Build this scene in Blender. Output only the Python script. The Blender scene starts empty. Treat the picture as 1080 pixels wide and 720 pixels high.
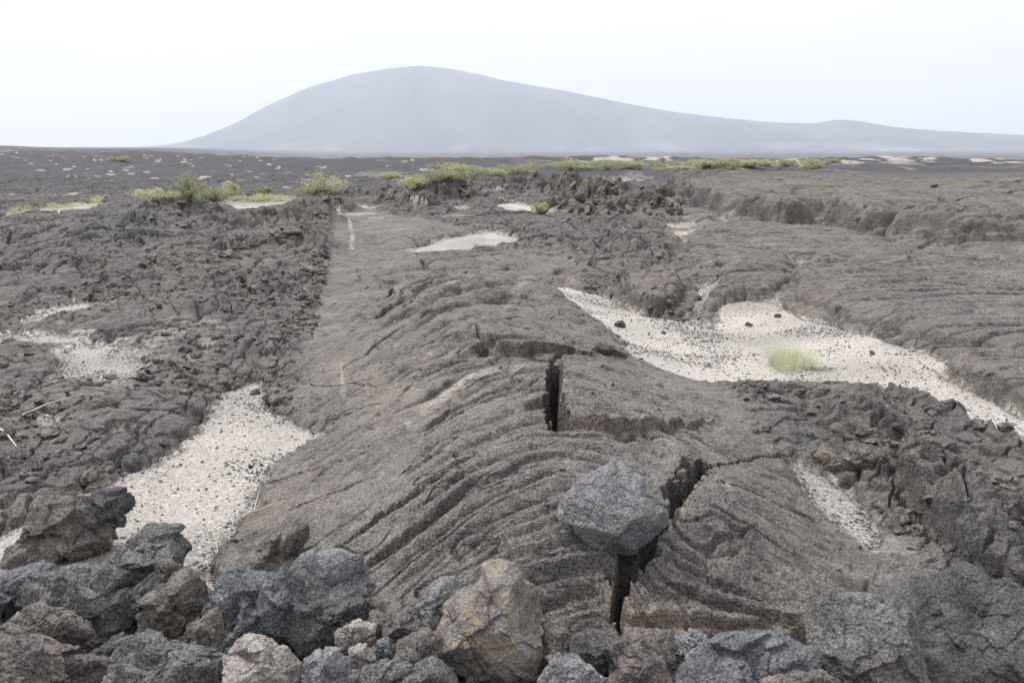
import bpy, bmesh, math, os
import numpy as np
rng = np.random.default_rng(7)
RES = float(os.environ.get('RESF', '1.0'))
F = np.float32
sc = bpy.context.scene
COL = sc.collection

# ------------------------------------------------------------------ camera numbers (photo is 1080 x 720)
H = 1.75
FPX = 1050.0
YH = 155.0
PITCH = math.atan((360 - YH) / FPX)
cp, sp = math.cos(PITCH), math.sin(PITCH)

def ray(px, py):
    """direction in the world of a photo pixel"""
    px = np.asarray(px, float); py = np.asarray(py, float)
    a = (px - 540) / FPX; b = (360 - py) / FPX
    return np.stack([a, cp + b * sp, -sp + b * cp], -1)

def plane(px, py, z=0.0):
    d = ray(px, py)
    t = (z - H) / np.minimum(d[..., 2], -1e-4)
    return d[..., 0] * t, d[..., 1] * t

# ------------------------------------------------------------------ noise
def _h(ix, iy, seed):
    n = ix.astype(np.int32).view(np.uint32) * np.uint32(374761393) + iy.astype(np.int32).view(np.uint32) * np.uint32(668265263) + np.uint32((int(seed) * 1442695041) & 0xFFFFFFFF)
    n = (n ^ (n >> np.uint32(13))) * np.uint32(1274126177)
    return n ^ (n >> np.uint32(16))

def perlin(x, y, seed=0):
    x = np.asarray(x, np.float64); y = np.asarray(y, np.float64)
    ix = np.floor(x); iy = np.floor(y)
    fx = (x - ix).astype(F); fy = (y - iy).astype(F)
    ix = ix.astype(np.int32); iy = iy.astype(np.int32)
    u = fx * fx * fx * (fx * (fx * 6 - 15) + 10); v = fy * fy * fy * (fy * (fy * 6 - 15) + 10)
    def g(dx, dy):
        a = _h(ix + dx, iy + dy, seed).astype(F) * F(2 * math.pi / 4294967296.0)
        return np.cos(a) * (fx - dx) + np.sin(a) * (fy - dy)
    a = g(0, 0); b = g(1, 0); c = g(0, 1); d = g(1, 1)
    return (a + u * (b - a) + v * ((c + u * (d - c)) - (a + u * (b - a)))) * F(1.5)

def fbm(x, y, seed=0, octs=4, gain=0.5, ridged=False, lim=None):
    """lim = (base frequency, spacing of the grid): octaves finer than the grid can carry fade out"""
    s = 0; a = 1.0; f = 1.0; tot = 0
    for k in range(octs):
        n = perlin(x * f + 17.3 * k, y * f - 9.1 * k, seed + 31 * k)
        if ridged: n = 1 - 2 * np.abs(n)
        if lim is not None: n = n * sstep(1.6, 4.5, 1 / (lim[0] * f * lim[1])).astype(F)
        s = s + a * n; tot += a; a *= gain; f *= 2.03
    return (s / tot).astype(F)

def worley(x, y, seed=0, jit=0.9):
    ix = np.floor(x).astype(np.int64); iy = np.floor(y).astype(np.int64)
    f1 = np.full(np.shape(x), 9.0, F); f2 = f1.copy(); cid = np.zeros(np.shape(x), F)
    for dx in (-1, 0, 1):
        for dy in (-1, 0, 1):
            h1 = _h(ix + dx, iy + dy, seed).astype(F) / F(4294967296.0)
            h2 = _h(ix + dx, iy + dy, seed + 77).astype(F) / F(4294967296.0)
            ox = (ix + dx - x).astype(F) + F(.5) + F(jit) * (h1 - F(.5)); oy = (iy + dy - y).astype(F) + F(.5) + F(jit) * (h2 - F(.5))
            d = ox * ox + oy * oy
            m = d < f1
            f2 = np.where(m, f1, np.minimum(f2, d)); cid = np.where(m, (h1 * 7.13 + h2 * 3.7) % 1.0, cid); f1 = np.where(m, d, f1)
    return np.sqrt(f1), np.sqrt(f2), cid

def perlin3(p, seed=0):
    i = np.floor(p).astype(np.int64); f = p - i
    u = f * f * f * (f * (f * 6 - 15) + 10)
    out = 0
    for dx in (0, 1):
        for dy in (0, 1):
            for dz in (0, 1):
                h = _h(i[:, 0] + dx + 57 * (i[:, 2] + dz), i[:, 1] + dy - 131 * (i[:, 2] + dz), seed)
                a = (h & 0xFFFF) / 65536.0 * 2 * math.pi; z = ((h >> 16) & 0xFFFF) / 32768.0 - 1
                s = np.sqrt(np.maximum(0, 1 - z * z))
                g = np.cos(a) * s * (f[:, 0] - dx) + np.sin(a) * s * (f[:, 1] - dy) + z * (f[:, 2] - dz)
                w = (u[:, 0] if dx else 1 - u[:, 0]) * (u[:, 1] if dy else 1 - u[:, 1]) * (u[:, 2] if dz else 1 - u[:, 2])
                out = out + w * g
    return out * 1.5

def fbm3(p, seed=0, octs=4, gain=0.5, ridged=False):
    s = 0; a = 1.0; t = 0
    for k in range(octs):
        n = perlin3(p * 2.03 ** k + 11.7 * k, seed + 13 * k)
        if ridged: n = 1 - 2 * np.abs(n)
        s = s + a * n; t += a; a *= gain
    return s / t

def worley3(p, seed=0):
    i = np.floor(p).astype(np.int64); f1 = np.full(len(p), 9.0)
    for dx in (-1, 0, 1):
        for dy in (-1, 0, 1):
            for dz in (-1, 0, 1):
                a = i[:, 0] + dx + 57 * (i[:, 2] + dz); b = i[:, 1] + dy - 131 * (i[:, 2] + dz)
                o = np.stack([_h(a, b, seed + q) / 4294967296.0 for q in (0, 5, 9)], -1)
                c = np.stack([i[:, 0] + dx, i[:, 1] + dy, i[:, 2] + dz], -1) + o
                f1 = np.minimum(f1, ((c - p) ** 2).sum(-1))
    return np.sqrt(f1)

def sstep(a, b, x):
    t = np.clip((x - a) / (b - a), 0, 1); return t * t * (3 - 2 * t)

# ------------------------------------------------------------------ the polar grid of the ground
def tseg(a, b, step):
    n = max(2, int(round((b - a) / (step / RES)))); return list(np.linspace(a, b, n, endpoint=False))
D2R = math.pi / 180
th = np.array(tseg(-180, -55, 1.5) + tseg(-55, -30, 0.16) + tseg(-30, 30, 0.0425) + tseg(30, 55, 0.16) + tseg(55, 180, 1.5)) * D2R
def rseg(a, b, q):
    n = max(2, int(round(math.log(b / a) / (q / RES)))); return list(a * (b / a) ** (np.arange(n) / n))
rr = np.array([0.4] + rseg(0.9, 2.6, 0.02) + rseg(2.6, 8, 0.0019) + rseg(8, 60, 0.0025) + rseg(60, 800, 0.008) + rseg(800, 9600, 0.03) + [9600.0])
NR, NT = len(rr), len(th)
lnr = np.log(rr)
X = (rr[:, None] * np.sin(th)[None, :]); Y = (rr[:, None] * np.cos(th)[None, :])
# the close part of the grid, where traced features are
def rowof(r): return int(np.searchsorted(rr, r))
c0, c1 = int(np.searchsorted(th, -56 * D2R)), int(np.searchsorted(th, 56 * D2R))
R1 = rowof(75.0)
xs = X[:R1, c0:c1]; ys = Y[:R1, c0:c1]
NRs, NTs = xs.shape
thn = th[c0:c1]; lnn = lnr[:R1]

DRn = np.gradient(rr)[:R1][:, None].astype(F); DRa = np.gradient(rr)[:, None].astype(F)
class TPS:
    """smooth field through control points, in (angle, log distance)"""
    def __init__(s, q, v, lam=1e-4, lin=True):
        q = np.asarray(q, float); v = np.asarray(v, float); n = len(q)
        d = np.linalg.norm(q[:, None] - q[None], axis=-1)
        K = np.where(d > 0, d * d * np.log(d + 1e-12), 0) + lam * np.eye(n)
        P = np.c_[np.ones(n), q]
        A = np.zeros((n + 3, n + 3)); A[:n, :n] = K; A[:n, n:] = P; A[n:, :n] = P.T
        b = np.r_[v, 0, 0, 0]
        s.w = np.linalg.solve(A, b); s.q = q
    def __call__(s, a, b):
        sh = np.shape(a); a = np.ravel(a); b = np.ravel(b)
        out = s.w[-3] + s.w[-2] * a + s.w[-1] * b
        for i in range(len(s.q)):
            d2 = (a - s.q[i, 0]) ** 2 + (b - s.q[i, 1]) ** 2
            out = out + s.w[i] * 0.5 * d2 * np.log(d2 + 1e-24)
        return out.reshape(sh)

def up2(fn):
    """evaluate fn(theta, lnr) coarsely and enlarge to the close grid"""
    ti = np.linspace(thn[0], thn[-1], 260); li = np.linspace(lnn[0], lnn[-1], 260)
    A, B = np.meshgrid(ti, li); Z = fn(A, B)
    fy = np.clip((lnn - li[0]) / (li[1] - li[0]), 0, 258.999); iy = fy.astype(int); fy = fy - iy
    fx = np.clip((thn - ti[0]) / (ti[1] - ti[0]), 0, 258.999); ix = fx.astype(int); fx = fx - ix
    Z1 = Z[iy] * (1 - fy)[:, None] + Z[iy + 1] * fy[:, None]
    return (Z1[:, ix] * (1 - fx) + Z1[:, ix + 1] * fx).astype(F)

def q_of(x, y): return np.stack([np.arctan2(x, y), 0.5 * np.log(x * x + y * y)], -1)

# ------------------------------------------------------------------ broad relief (traced points with their heights)
RC = [(230,590,.0),(265,520,.0),(300,455,.0),(312,400,.02),(335,330,.03),(352,285,.05),(365,238,.08),
 (200,500,-.03),(150,560,-.03),(245,440,-.03),(272,400,-.02),(100,450,.10),(50,380,.04),(0,340,.0),(0,300,.1),(100,320,.02),(200,320,.08),(230,360,.07),(150,415,.08),
 (100,280,.1),(200,270,.12),(290,250,.12),(0,250,.1),(0,480,.1),(20,540,.02),(0,600,.0),
 (330,520,.10),(380,480,.17),(400,400,.17),(420,330,.16),(440,280,.15),(440,250,.12),
 (600,440,.40),(640,480,.42),(560,385,.36),(530,340,.32),(500,300,.26),(560,300,.22),(470,420,.30),(500,480,.34),(690,480,.40),(450,540,.22),
 (700,540,.36),(600,560,.33),(520,580,.24),(600,650,.10),(680,655,.10),(450,610,.10),(380,600,.05),(790,640,.1),(780,560,.28),(850,600,.14),
 (640,345,.10),(670,385,.14),(720,405,.14),(700,440,.30),(780,470,.22),(800,425,.17),(860,470,.10),(870,520,.05),(930,560,.02),(900,600,.05),
 (740,350,-.02),(780,375,-.04),(850,390,-.04),(950,415,-.04),(1040,455,-.04),(600,305,.03),(820,330,-.02),(620,320,.0),
 (950,455,.08),(1000,520,.08),(1010,445,.08),(1060,500,.06),(1080,580,.06),(990,590,.04),(1100,520,.05),
 (950,310,.12),(1050,340,.12),(1060,400,.06),(900,300,.1),(760,290,.1),(760,250,.05),(900,260,.03),(1050,280,.03),
 (480,262,.02),(560,250,.04),(430,230,.1),(600,230,.1),(650,260,.1),(0,200,.0),(250,205,-.1),(540,190,.0),(900,190,.3),(1080,190,.3),(700,190,.1),
 (-150,400,.0),(-150,600,.0),(1250,400,.05),(1250,600,.05),(540,760,-.02),(100,760,-.02),(980,760,-.02),(300,650,-.02),(800,700,.0)]
RC = np.array(RC, float)
qx, qy = plane(RC[:, 0], RC[:, 1], RC[:, 2])
relief_f = TPS(q_of(qx, qy), RC[:, 2], lam=3e-4)
def relief_at(x, y):
    q = q_of(np.asarray(x, float), np.asarray(y, float)); r = np.exp(q[..., 1])
    w = (1 - sstep(30, 60, r)) * sstep(1.6, 2.8, r) * (1 - sstep(.7, .95, np.abs(q[..., 0])))
    return relief_f(q[..., 0], q[..., 1]) * w
def unp(px, py, dz=0.0):
    """photo pixel -> point of the broad relief"""
    z = np.zeros(np.shape(px))
    for _ in range(25):
        x, y = plane(px, py, z); z = 0.5 * z + 0.5 * (relief_at(x, y) + dz)
    return plane(px, py, z)
REL = up2(lambda a, b: relief_f(a, b))
rs = np.hypot(xs, ys); ths = np.arctan2(xs, ys)
REL = REL * ((1 - sstep(30, 60, rs)) * sstep(1.6, 2.8, rs) * (1 - sstep(.7, .95, np.abs(ths)))).astype(F)

# ------------------------------------------------------------------ traced features in ground coordinates
def sub(poly):
    a = np.array(poly, float); x, y = unp(a[:, 0], a[:, 1]); return np.stack([x, y], -1)
def box_of(P, m):
    """grid window (slices) that covers points P with margin m"""
    mx0, my0 = P.min(0) - m; mx1, my1 = P.max(0) + m
    cs = [(mx0, my0), (mx0, my1), (mx1, my0), (mx1, my1)]
    near = math.hypot(0 if mx0 <= 0 <= mx1 else min(abs(mx0), abs(mx1)), max(my0, .3)); far = max(math.hypot(*c) for c in cs)
    t = [math.atan2(c[0], max(c[1], .3)) for c in cs]
    i0, i1 = np.searchsorted(rr[:R1], [near, far]); j0, j1 = np.searchsorted(thn, [min(t), max(t)])
    return slice(max(i0 - 1, 0), min(i1 + 1, NRs)), slice(max(j0 - 1, 0), min(j1 + 1, NTs))
def line_d(P, x, y):
    """distance to a polyline and the fraction of length along it"""
    best = np.full(x.shape, 1e9, F); tt = np.zeros(x.shape, F)
    L = np.linalg.norm(np.diff(P, axis=0), axis=1); S = np.r_[0, np.cumsum(L)]
    for k in range(len(P) - 1):
        d = P[k + 1] - P[k]; l2 = (d ** 2).sum() + 1e-9
        t = np.clip(((x - P[k, 0]) * d[0] + (y - P[k, 1]) * d[1]) / l2, 0, 1)
        q = np.hypot(x - P[k, 0] - t * d[0], y - P[k, 1] - t * d[1])
        m = q < best; best = np.where(m, q, best); tt = np.where(m, (S[k] + t * L[k]) / S[-1], tt)
    return best.astype(F), tt
def poly_sd(P, x, y):
    """signed distance, positive inside"""
    Q = np.vstack([P, P[:1]]); d, _ = line_d(Q, x, y)
    ins = np.zeros(x.shape, bool)
    for k in range(len(P)):
        x1, y1 = Q[k]; x2, y2 = Q[k + 1]
        c = ((y1 > y) != (y2 > y)) & (x < (x2 - x1) * (y - y1) / (y2 - y1 + 1e-12) + x1)
        ins ^= c
    return np.where(ins, d, -d)

brown = np.zeros(xs.shape, F); dust = np.zeros(xs.shape, F); rough = np.zeros(xs.shape, F); moss = np.zeros(xs.shape, F)
# slab of the tumulus
SLAB = [(222,612),(250,545),(285,485),(318,458),(300,430),(312,395),(335,330),(345,280),(352,225),(390,220),(440,232),(480,240),(540,262),(600,262),(612,290),(630,320),(655,360),(740,400),(800,425),(860,480),(880,520),(930,580),(960,640),(860,668),(760,668),(640,672),(540,665),(430,650),(330,620)]
P = sub(SLAB); w = box_of(P, 1.0)
slab = np.full(xs.shape, -1.0, F); nsd = 0.06 * perlin(xs[w] * 2.2, ys[w] * 2.2, 5) + .02 * perlin(xs[w] * 9, ys[w] * 9, 6)
slab[w] = poly_sd(P, xs[w], ys[w]) + nsd
slabm = sstep(-.06, .10, slab)

# rope phase over the slab
PH = [(0, [(430,700),(530,665),(570,645),(610,635),(645,632)]),
 (1.1, [(440,680),(480,658),(520,630),(560,608),(600,600),(645,600)]),
 (2.3, [(420,668),(440,655),(480,620),(520,594),(560,578),(600,568),(645,570)]),
 (3.6, [(400,648),(410,640),(450,605),(495,572),(540,548),(590,528),(640,530)]),
 (5.0, [(380,628),(395,616),(440,580),(485,545),(530,518),(580,500),(630,497),(690,520)]),
 (6.3, [(355,616),(372,604),(410,575),(455,540),(500,508),(550,488),(610,480),(690,500)]),
 (7.6, [(320,602),(350,584),(400,548),(450,515),(500,482),(545,464),(600,457),(680,468),(725,486)]),
 (9.4, [(310,560),(380,520),(430,485),(480,452),(530,430),(580,412),(640,425),(700,445)]),
 (11.4, [(300,530),(350,495),(400,462),(450,430),(500,405),(560,385),(620,392),(700,418)]),
 (13.6, [(300,480),(370,430),(430,395),(490,368),(540,350),(600,350),(650,368)]),
 (15.6, [(330,420),(400,375),(450,345),(500,325),(560,322),(610,335)]),
 (17.6, [(350,365),(410,330),(460,305),(530,295),(590,305)]),
 (19.6, [(365,310),(420,292),(480,278),(540,272),(600,282)]),
 (22, [(375,270),(420,256),(470,262),(540,262)]),
 (24, [(375,240),(420,232),(470,240),(520,250)]),
 (3, [(700,650),(760,660),(860,668)]), (4.6, [(690,610),(760,640),(850,662)]), (6.0, [(700,570),(760,600),(830,632),(900,650)]),
 (7.2, [(730,530),(790,560),(850,590),(930,625)]), (8.6, [(760,500),(820,525),(880,550)]), (10, [(770,470),(830,495)]), (11.6, [(760,440),(820,455)])]
qs = []; vs = []
for v, pl in PH:
    a = np.array(pl, float)
    k = np.linspace(0, len(a) - 1, len(a) * 2 - 1)
    px = np.interp(k, range(len(a)), a[:, 0]); py = np.interp(k, range(len(a)), a[:, 1])
    x, y = unp(px, py); qs.append(q_of(x, y)); vs += [v] * len(px)
phase_f = TPS(np.vstack(qs), vs, lam=2e-4)
PHI = up2(lambda a, b: phase_f(a, b))
ROPEZ = sub([(372,585),(420,520),(400,470),(420,440),(400,400),(380,330),(400,290),(440,240),(500,245),(600,275),(640,340),(680,380),(780,450),(760,520),(740,500),(690,560),(650,640),(660,672),(560,668),(440,650),(400,640)])
ropem = sstep(-.10, .55, poly_sd(ROPEZ, xs, ys) + .15 * perlin(xs * 1.3, ys * 1.3, 9)) if False else None
w = box_of(ROPEZ, 1.2); ropem = np.zeros(xs.shape, F); ropem[w] = sstep(-.12, .35, poly_sd(ROPEZ, xs[w], ys[w]) + .12 * perlin(xs[w] * 1.6, ys[w] * 1.6, 9))
RIGHTZ = sub([(665,665),(655,620),(690,570),(715,540),(745,500),(800,470),(880,520),(930,580),(940,640),(860,665),(760,665)])
w = box_of(RIGHTZ, .5); rightm = np.zeros(xs.shape, F); rightm[w] = sstep(-.05, .1, poly_sd(RIGHTZ, xs[w], ys[w]))

ropem = ropem * (1 - .88 * rightm)
# ---- height of the close ground
Z = REL.copy()
wx = xs + .25 * perlin(xs * .9, ys * .9, 101); wy = ys + .25 * perlin(xs * .9 + 40, ys * .9, 102)
r_fade = 1 / (1 + (rs / 40) ** 2)
far_amp = sstep(7, 30, rs)
# undulation that grows with distance
Z += (.22 * far_amp * fbm(xs * .16, ys * .16, 11, 3)).astype(F)
out = (1 - slabm)
# pahoehoe lobes outside the slab (two sizes)
right_side = sstep(-.5, 1.5, xs - .12 * ys)
rsm = sstep(2, 5, xs - .05 * ys)
f1, f2, cid = worley(wx * (.75 - .30 * rsm), wy * .75, 21)
lob = np.sqrt(np.clip(1 - (f1 / .82) ** 2, 0, 1)) * (.5 + .8 * cid)
Z += out * (.055 + .055 * far_amp) * (lob - .4) * (.35 + .65 * sstep(4, 14, rs))
f1b, f2b, cidb = worley(wx * (2.1 - 1.0 * rsm) + 5, wy * 1.9, 22)
lobb = np.sqrt(np.clip(1 - (f1b / .8) ** 2, 0, 1)) * (.4 + .8 * cidb)
right_side0 = sstep(-.5, 1.5, xs - .12 * ys)
Z += out * (1 - .8 * right_side0) * (.020 + .018 * far_amp) * (lobb - .4) * (.5 + .5 * sstep(3, 10, rs))
Z -= out * (.06 + .07 * far_amp) * (1 - sstep(0, .07, f2 - f1)) * (.3 + .7 * sstep(4, 12, rs)) + out * (1 - .75 * right_side0) * (.02 + .02 * far_amp) * (1 - sstep(0, .10, f2b - f1b))
# broken crust running away from the viewer on the left
left = out * (1 - right_side)
ca, sa = math.cos(.16), math.sin(.16)
uu = wx * ca - wy * sa; vv = wx * sa + wy * ca
rg = fbm(uu * 1.9, vv * .62, 31, 5, .55, ridged=True, lim=(1.3, DRn))
tq = rg * 5 + .6 * perlin(xs * 1.4, ys * 1.4, 32); tf = np.floor(tq); rg = .45 * rg + .55 * ((tf + sstep(.0, .28, tq - tf)) / 5).astype(F)
lamp = (.15 + .28 * sstep(7, 18, rs)) * (.55 + .9 * sstep(-.1, .4, perlin(xs * .35, ys * .35, 34)))
lc = 1 - sstep(0, .045, np.abs(perlin(uu * 1.5 + .25 * perlin(xs * 5, ys * 5, 36), vv * .6, 37)))
lc2 = 1 - sstep(0, .07, np.abs(perlin(uu * 3.4 + .2 * perlin(xs * 9, ys * 9, 38), vv * 1.5, 39)))
lc3 = 1 - sstep(0, .05, np.abs(perlin(uu * .5, vv * 1.1 + .2 * perlin(xs * 4, ys * 4, 30), 29)))
Z -= left * (.060 * lc + .028 * lc2 + .06 * lc3) * (1 + .6 * sstep(8, 20, rs))
Z += left * lamp * (1 - sstep(25, 60, rs) * .4) * .15 * (rg - .1)
# plates: stepped, tilted slabs
pf1, pf2, pcid = worley(uu * 3.0, vv * 1.5, 33)
tilt = ((pcid * 5.3) % 1 - .5) * (uu * 3.0 - np.floor(uu * 3.0)) + (pcid - .5)
Z += left * lamp * .065 * tilt * sstep(.0, .10, pf2 - pf1) * (1 - sstep(20, 50, rs) * .6)
rough += .8 * left * (.6 + .4 * perlin(xs * .7, ys * .7, 35))
# fine crust lines on the right side
sl = fbm((ys * 4.2 - xs * .5 + .8 * perlin(xs * .5, ys * .5, 41)) , (xs * .55 + ys * .2), 42, 3, .55, ridged=True, lim=(4, DRn))
Z += out * right_side * .026 * sl * (1 - sstep(25, 50, rs))
sl2 = fbm(wx * 1.3, wy * 1.6, 43, 4, .5, ridged=True, lim=(1.5, DRn))
Z += out * right_side * (.022 + .018 * sstep(8, 20, rs)) * (sl2 - .2)

lg = (fbm(xs * .22, ys * .55, 44, 4, .5) + .12 * perlin(xs * 1.2, ys * 1.6, 45)) * 4.5
lf = np.floor(lg); le = (lf + np.sqrt(np.clip((lg - lf) / .35, 0, 1))).astype(F)
Z += out * right_side * sstep(8, 14, rs) * (.07 + .06 * far_amp) * (le - lg + .45 * lg)
rcr = 1 - sstep(0, .05, np.abs(perlin(xs * .55 + .2 * perlin(xs * 3, ys * 3, 46), ys * 1.1, 47)))
rcr2 = 1 - sstep(0, .07, np.abs(perlin(xs * 1.3 + .2 * perlin(xs * 5, ys * 5, 48), ys * 2.6, 49)))
Z -= out * right_side * (.075 * rcr + .035 * rcr2) * (.45 + 1.2 * sstep(8, 20, rs))
# ---- ropes
pw = PHI + .35 * perlin(xs * 1.1, ys * 1.1, 51) + .20 * perlin(xs * 3.3, ys * 3.3, 52) + .06 * perlin(xs * 8, ys * 8, 50)
along = xs * 1.0 + ys * .25
am = .65 + .6 * sstep(-.35, .45, perlin(pw * .45, along * .5, 53))
fr_ = pw - np.floor(pw)
rope = (np.clip(fr_ / .28, 0, 1) ** .55 * np.where(fr_ > .28, 1 - .85 * ((fr_ - .28) / .72) ** 2.2, 1) - .7).astype(F)
pw2 = pw * 2.45 + .22 * perlin(xs * 2.1, ys * 2.1, 54)
am2 = .35 + .65 * sstep(-.35, .3, perlin(pw * .8, along * .9 + 7, 55))
rope2 = np.abs(np.sin(math.pi * pw2)) ** .6 - .7
Z += slabm * ropem * (1 + 1.1 * sstep(6, 12, rs)) * (.050 * am * rope + .030 * am2 * rope2 + .009 * np.abs(np.sin(math.pi * pw2 * 2.2)) * sstep(.0, .3, perlin(pw, along * 1.4, 56)))
def zc(n, e): return 1 - sstep(0, e, np.abs(n))
dpx = (1 / (.004 + rs * .0012)).astype(F)
ck = zc(perlin(pw * .75, along * .45, 151), .075) * sstep(-.2, .1, perlin(xs * .8, ys * .8, 152))
ck2 = zc(perlin(pw * 1.6, along * .6, 153), .10) * sstep(-.1, .2, perlin(xs * 1.3, ys * 1.3, 154))
ck3 = zc(perlin(xs * 1.1 + .3 * perlin(xs * 6, ys * 6, 155), ys * .8, 156), .022) * sstep(.0, .2, perlin(xs * .9, ys * .9, 157))
Z -= slabm * (.35 + .65 * ropem) * (.045 * ck + .028 * ck2) * (1 + sstep(5, 12, rs)) + slabm * .03 * ck3
# chips of the glassy skin that have flaked off: shallow steps with ragged edges
fl = fbm(xs * 2.3, ys * 2.3, 158, 5, .6, lim=(2.3, DRn)) + .25 * perlin(pw * 1.2, along * 2, 159)
Z -= slabm * .008 * sstep(.10, .15, fl)
# smooth slab: broad soft swells and faint stretch marks
st = fbm(PHI * 1.8, along * .6, 57, 3, .6, ridged=True)
Z += slabm * (.009 + .006 * rightm) * st
Z += slabm * rightm * .012 * (np.abs(np.sin(math.pi * (pw * .62))) ** .5 - .7)
Z += slabm * (.02 * fbm(xs * 1.1, ys * 1.1, 58, 3) + (.004 + .008 * ropem) * fbm(xs * 5, ys * 5, 59, 4, .6, lim=(5, DRn)))

# ---- helpers that shape single features
def carve(pl, width, depth, jag=.3, seed=1, taper=True, soft=.55, end=1.0):
    P = sub(pl) if not isinstance(pl, np.ndarray) else pl
    w = box_of(P, width * 3 + .1)
    x, y = xs[w], ys[w]
    jx = x + width * jag * perlin(x * .9 / max(width, .03), y * .9 / max(width, .03), seed); jy = y + width * jag * perlin(x * .9 / max(width, .03) + 9, y * .9 / max(width, .03), seed + 1)
    jx = jx + width * jag * .5 * perlin(x * 2.7 / max(width, .03), y * 2.7 / max(width, .03), seed + 2)
    d, t = line_d(P, jx, jy)
    ww = width * (1 + (end - 1) * t) * (1 + .35 * perlin(x * 22, y * 22, seed + 7)) * (np.clip(np.minimum(t, 1 - t) * 5, .12, 1) if taper else 1)
    Z[w] -= depth * (1 - sstep(ww * soft, ww, d)) * (np.clip(np.minimum(t, 1 - t) * 8, .2, 1) if taper else 1)
def ridge(pl, width, height, seed=1, p=1.0):
    P = sub(pl); w = box_of(P, width * 1.5); x, y = xs[w], ys[w]
    d, t = line_d(P, x + width * .35 * perlin(x / width, y / width, seed), y + width * .35 * perlin(x / width + 5, y / width, seed + 1))
    k = np.sqrt(np.clip(1 - (d / width) ** 2, 0, 1)) ** p
    Z[w] += height * k * np.clip(np.minimum(t, 1 - t) * 6, 0, 1) * (1 + .35 * perlin(x * 1.7 / width, y * 1.7 / width, seed + 4))
def sheet(poly, height, edge, seed=1, amp=.05, rnd=True, window=None):
    """a flow sheet with a rounded front"""
    P = sub(poly); w = box_of(P, edge); x, y = xs[w], ys[w]
    d = poly_sd(P, x, y) + amp * perlin(x * 1.3, y * 1.3, seed) + amp * .5 * perlin(x * 3.3, y * 3.3, seed + 1)
    k = np.clip(d / edge, 0, 1)
    Z[w] += height * (np.sqrt(1 - (1 - k) ** 2) if rnd else sstep(0, 1, k))
    return w, d
def block(poly, height, dirx, diry, fall, seed=1, edge=.015, col=1.0):
    """a lifted plate: a sheer broken edge on one side, dying out along (dirx, diry)"""
    P = sub(poly); w = box_of(P, .3); x, y = xs[w], ys[w]
    d = poly_sd(P, x, y) + .012 * perlin(x * 14, y * 14, seed)
    c = P[:, 0] * dirx + P[:, 1] * diry; s = (x * dirx + y * diry - c.min()) / fall
    k = sstep(-edge * .5, edge, d) * np.clip(1 - s, 0, 1)
    Z[w] += height * k
    e = np.clip(1.6 - np.abs(d) / .03, 0, 1) * np.clip(1 - s * 1.2, 0, 1)
    brown[w] = np.maximum(brown[w], col * e)
def mound(px, py, rx, ry, h, seed=1, rot=0.0, rg_=.45, fr=1.6):
    x0, y0 = unp(np.array([px]), np.array([py])); P = np.array([[x0[0], y0[0]]])
    m = max(rx, ry) * 1.3; w = box_of(P, m); x = xs[w] - x0[0]; y = ys[w] - y0[0]
    a = x * math.cos(rot) + y * math.sin(rot); b = -x * math.sin(rot) + y * math.cos(rot)
    n = fbm(xs[w] * fr, ys[w] * fr, seed, 4, .55, ridged=True, lim=(fr, DRn[w[0]]))
    d = np.sqrt((a / rx) ** 2 + (b / ry) ** 2) + .22 * perlin(xs[w] * .9, ys[w] * .9, seed + 3)
    k = sstep(0, 1, 1.15 - d)
    Z[w] += h * k * (1 - rg_ + rg_ * n * 1.3)
    return w, k

# ---- right-hand flow sheets
CALM = sub([(715,215),(760,200),(900,190),(1300,185),(1300,460),(1040,440),(940,372),(860,338),(760,312),(712,290),(700,250)])
w = box_of(CALM, .5); cm = sstep(-.2, .6, poly_sd(CALM, xs[w], ys[w]))
Z[w] = REL[w] * cm + Z[w] * (1 - cm) + cm * .30 * (Z[w] - REL[w]); calm = np.zeros(xs.shape, F); calm[w] = cm
rough *= (1 - calm)
w, d = sheet([(705,215),(745,226),(790,234),(830,243),(870,243),(905,250),(960,256),(1010,262),(1080,262),(1250,275),(1250,180),(1080,178),(900,176),(760,182),(700,196)], .34, .8, 61, .35)
x, y = xs[w], ys[w]
g1, g2, gc = worley(x * .30 + .4 * perlin(x * .5, y * .5, 62), y * .45 + .3 * perlin(x * .5, y * .5, 63), 64)
front = sstep(0, .3, d) * (1 - sstep(3, 9, d))
Z[w] += front * .46 * (np.sqrt(np.clip(1 - (g1 / .85) ** 2, 0, 1)) - .45)
Z[w] -= front * .16 * (1 - sstep(0, .13, g2 - g1))
sheet([(830,300),(855,287),(960,284),(1080,290),(1200,300),(1200,392),(1080,378),(1010,366),(930,350),(885,338),(848,322)], .13, .30, 71, .10)
w, d = sheet([(722,252),(760,240),(880,250),(960,270),(960,285),(860,284),(820,296),(770,300),(735,285)], .10, .5, 73, .15)
sheet([(992,394),(1010,382),(1080,376),(1180,378),(1180,455),(1080,437),(1040,422)], .10, .2, 74, .05)
w, d = sheet([(655,303),(680,296),(716,300),(720,315),(714,329),(690,332),(664,322)], .16, .12, 75, .05)
brown[w] = np.maximum(brown[w], .35 * sstep(0, .1, d))
w, d = sheet([(742,306),(770,296),(800,298),(830,302),(815,314),(780,318),(750,316)], .12, .25, 76, .08)
qa, qb, qc = worley(xs * .42 + .35 * perlin(xs * .6, ys * .6, 91), ys * .62 + .3 * perlin(xs * .6, ys * .6, 92), 93)
Z += calm * sstep(9, 16, rs) * (.20 * (np.sqrt(np.clip(1 - (qa / .88) ** 2, 0, 1)) - .5) - .09 * (1 - sstep(0, .07, qb - qa)))
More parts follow.
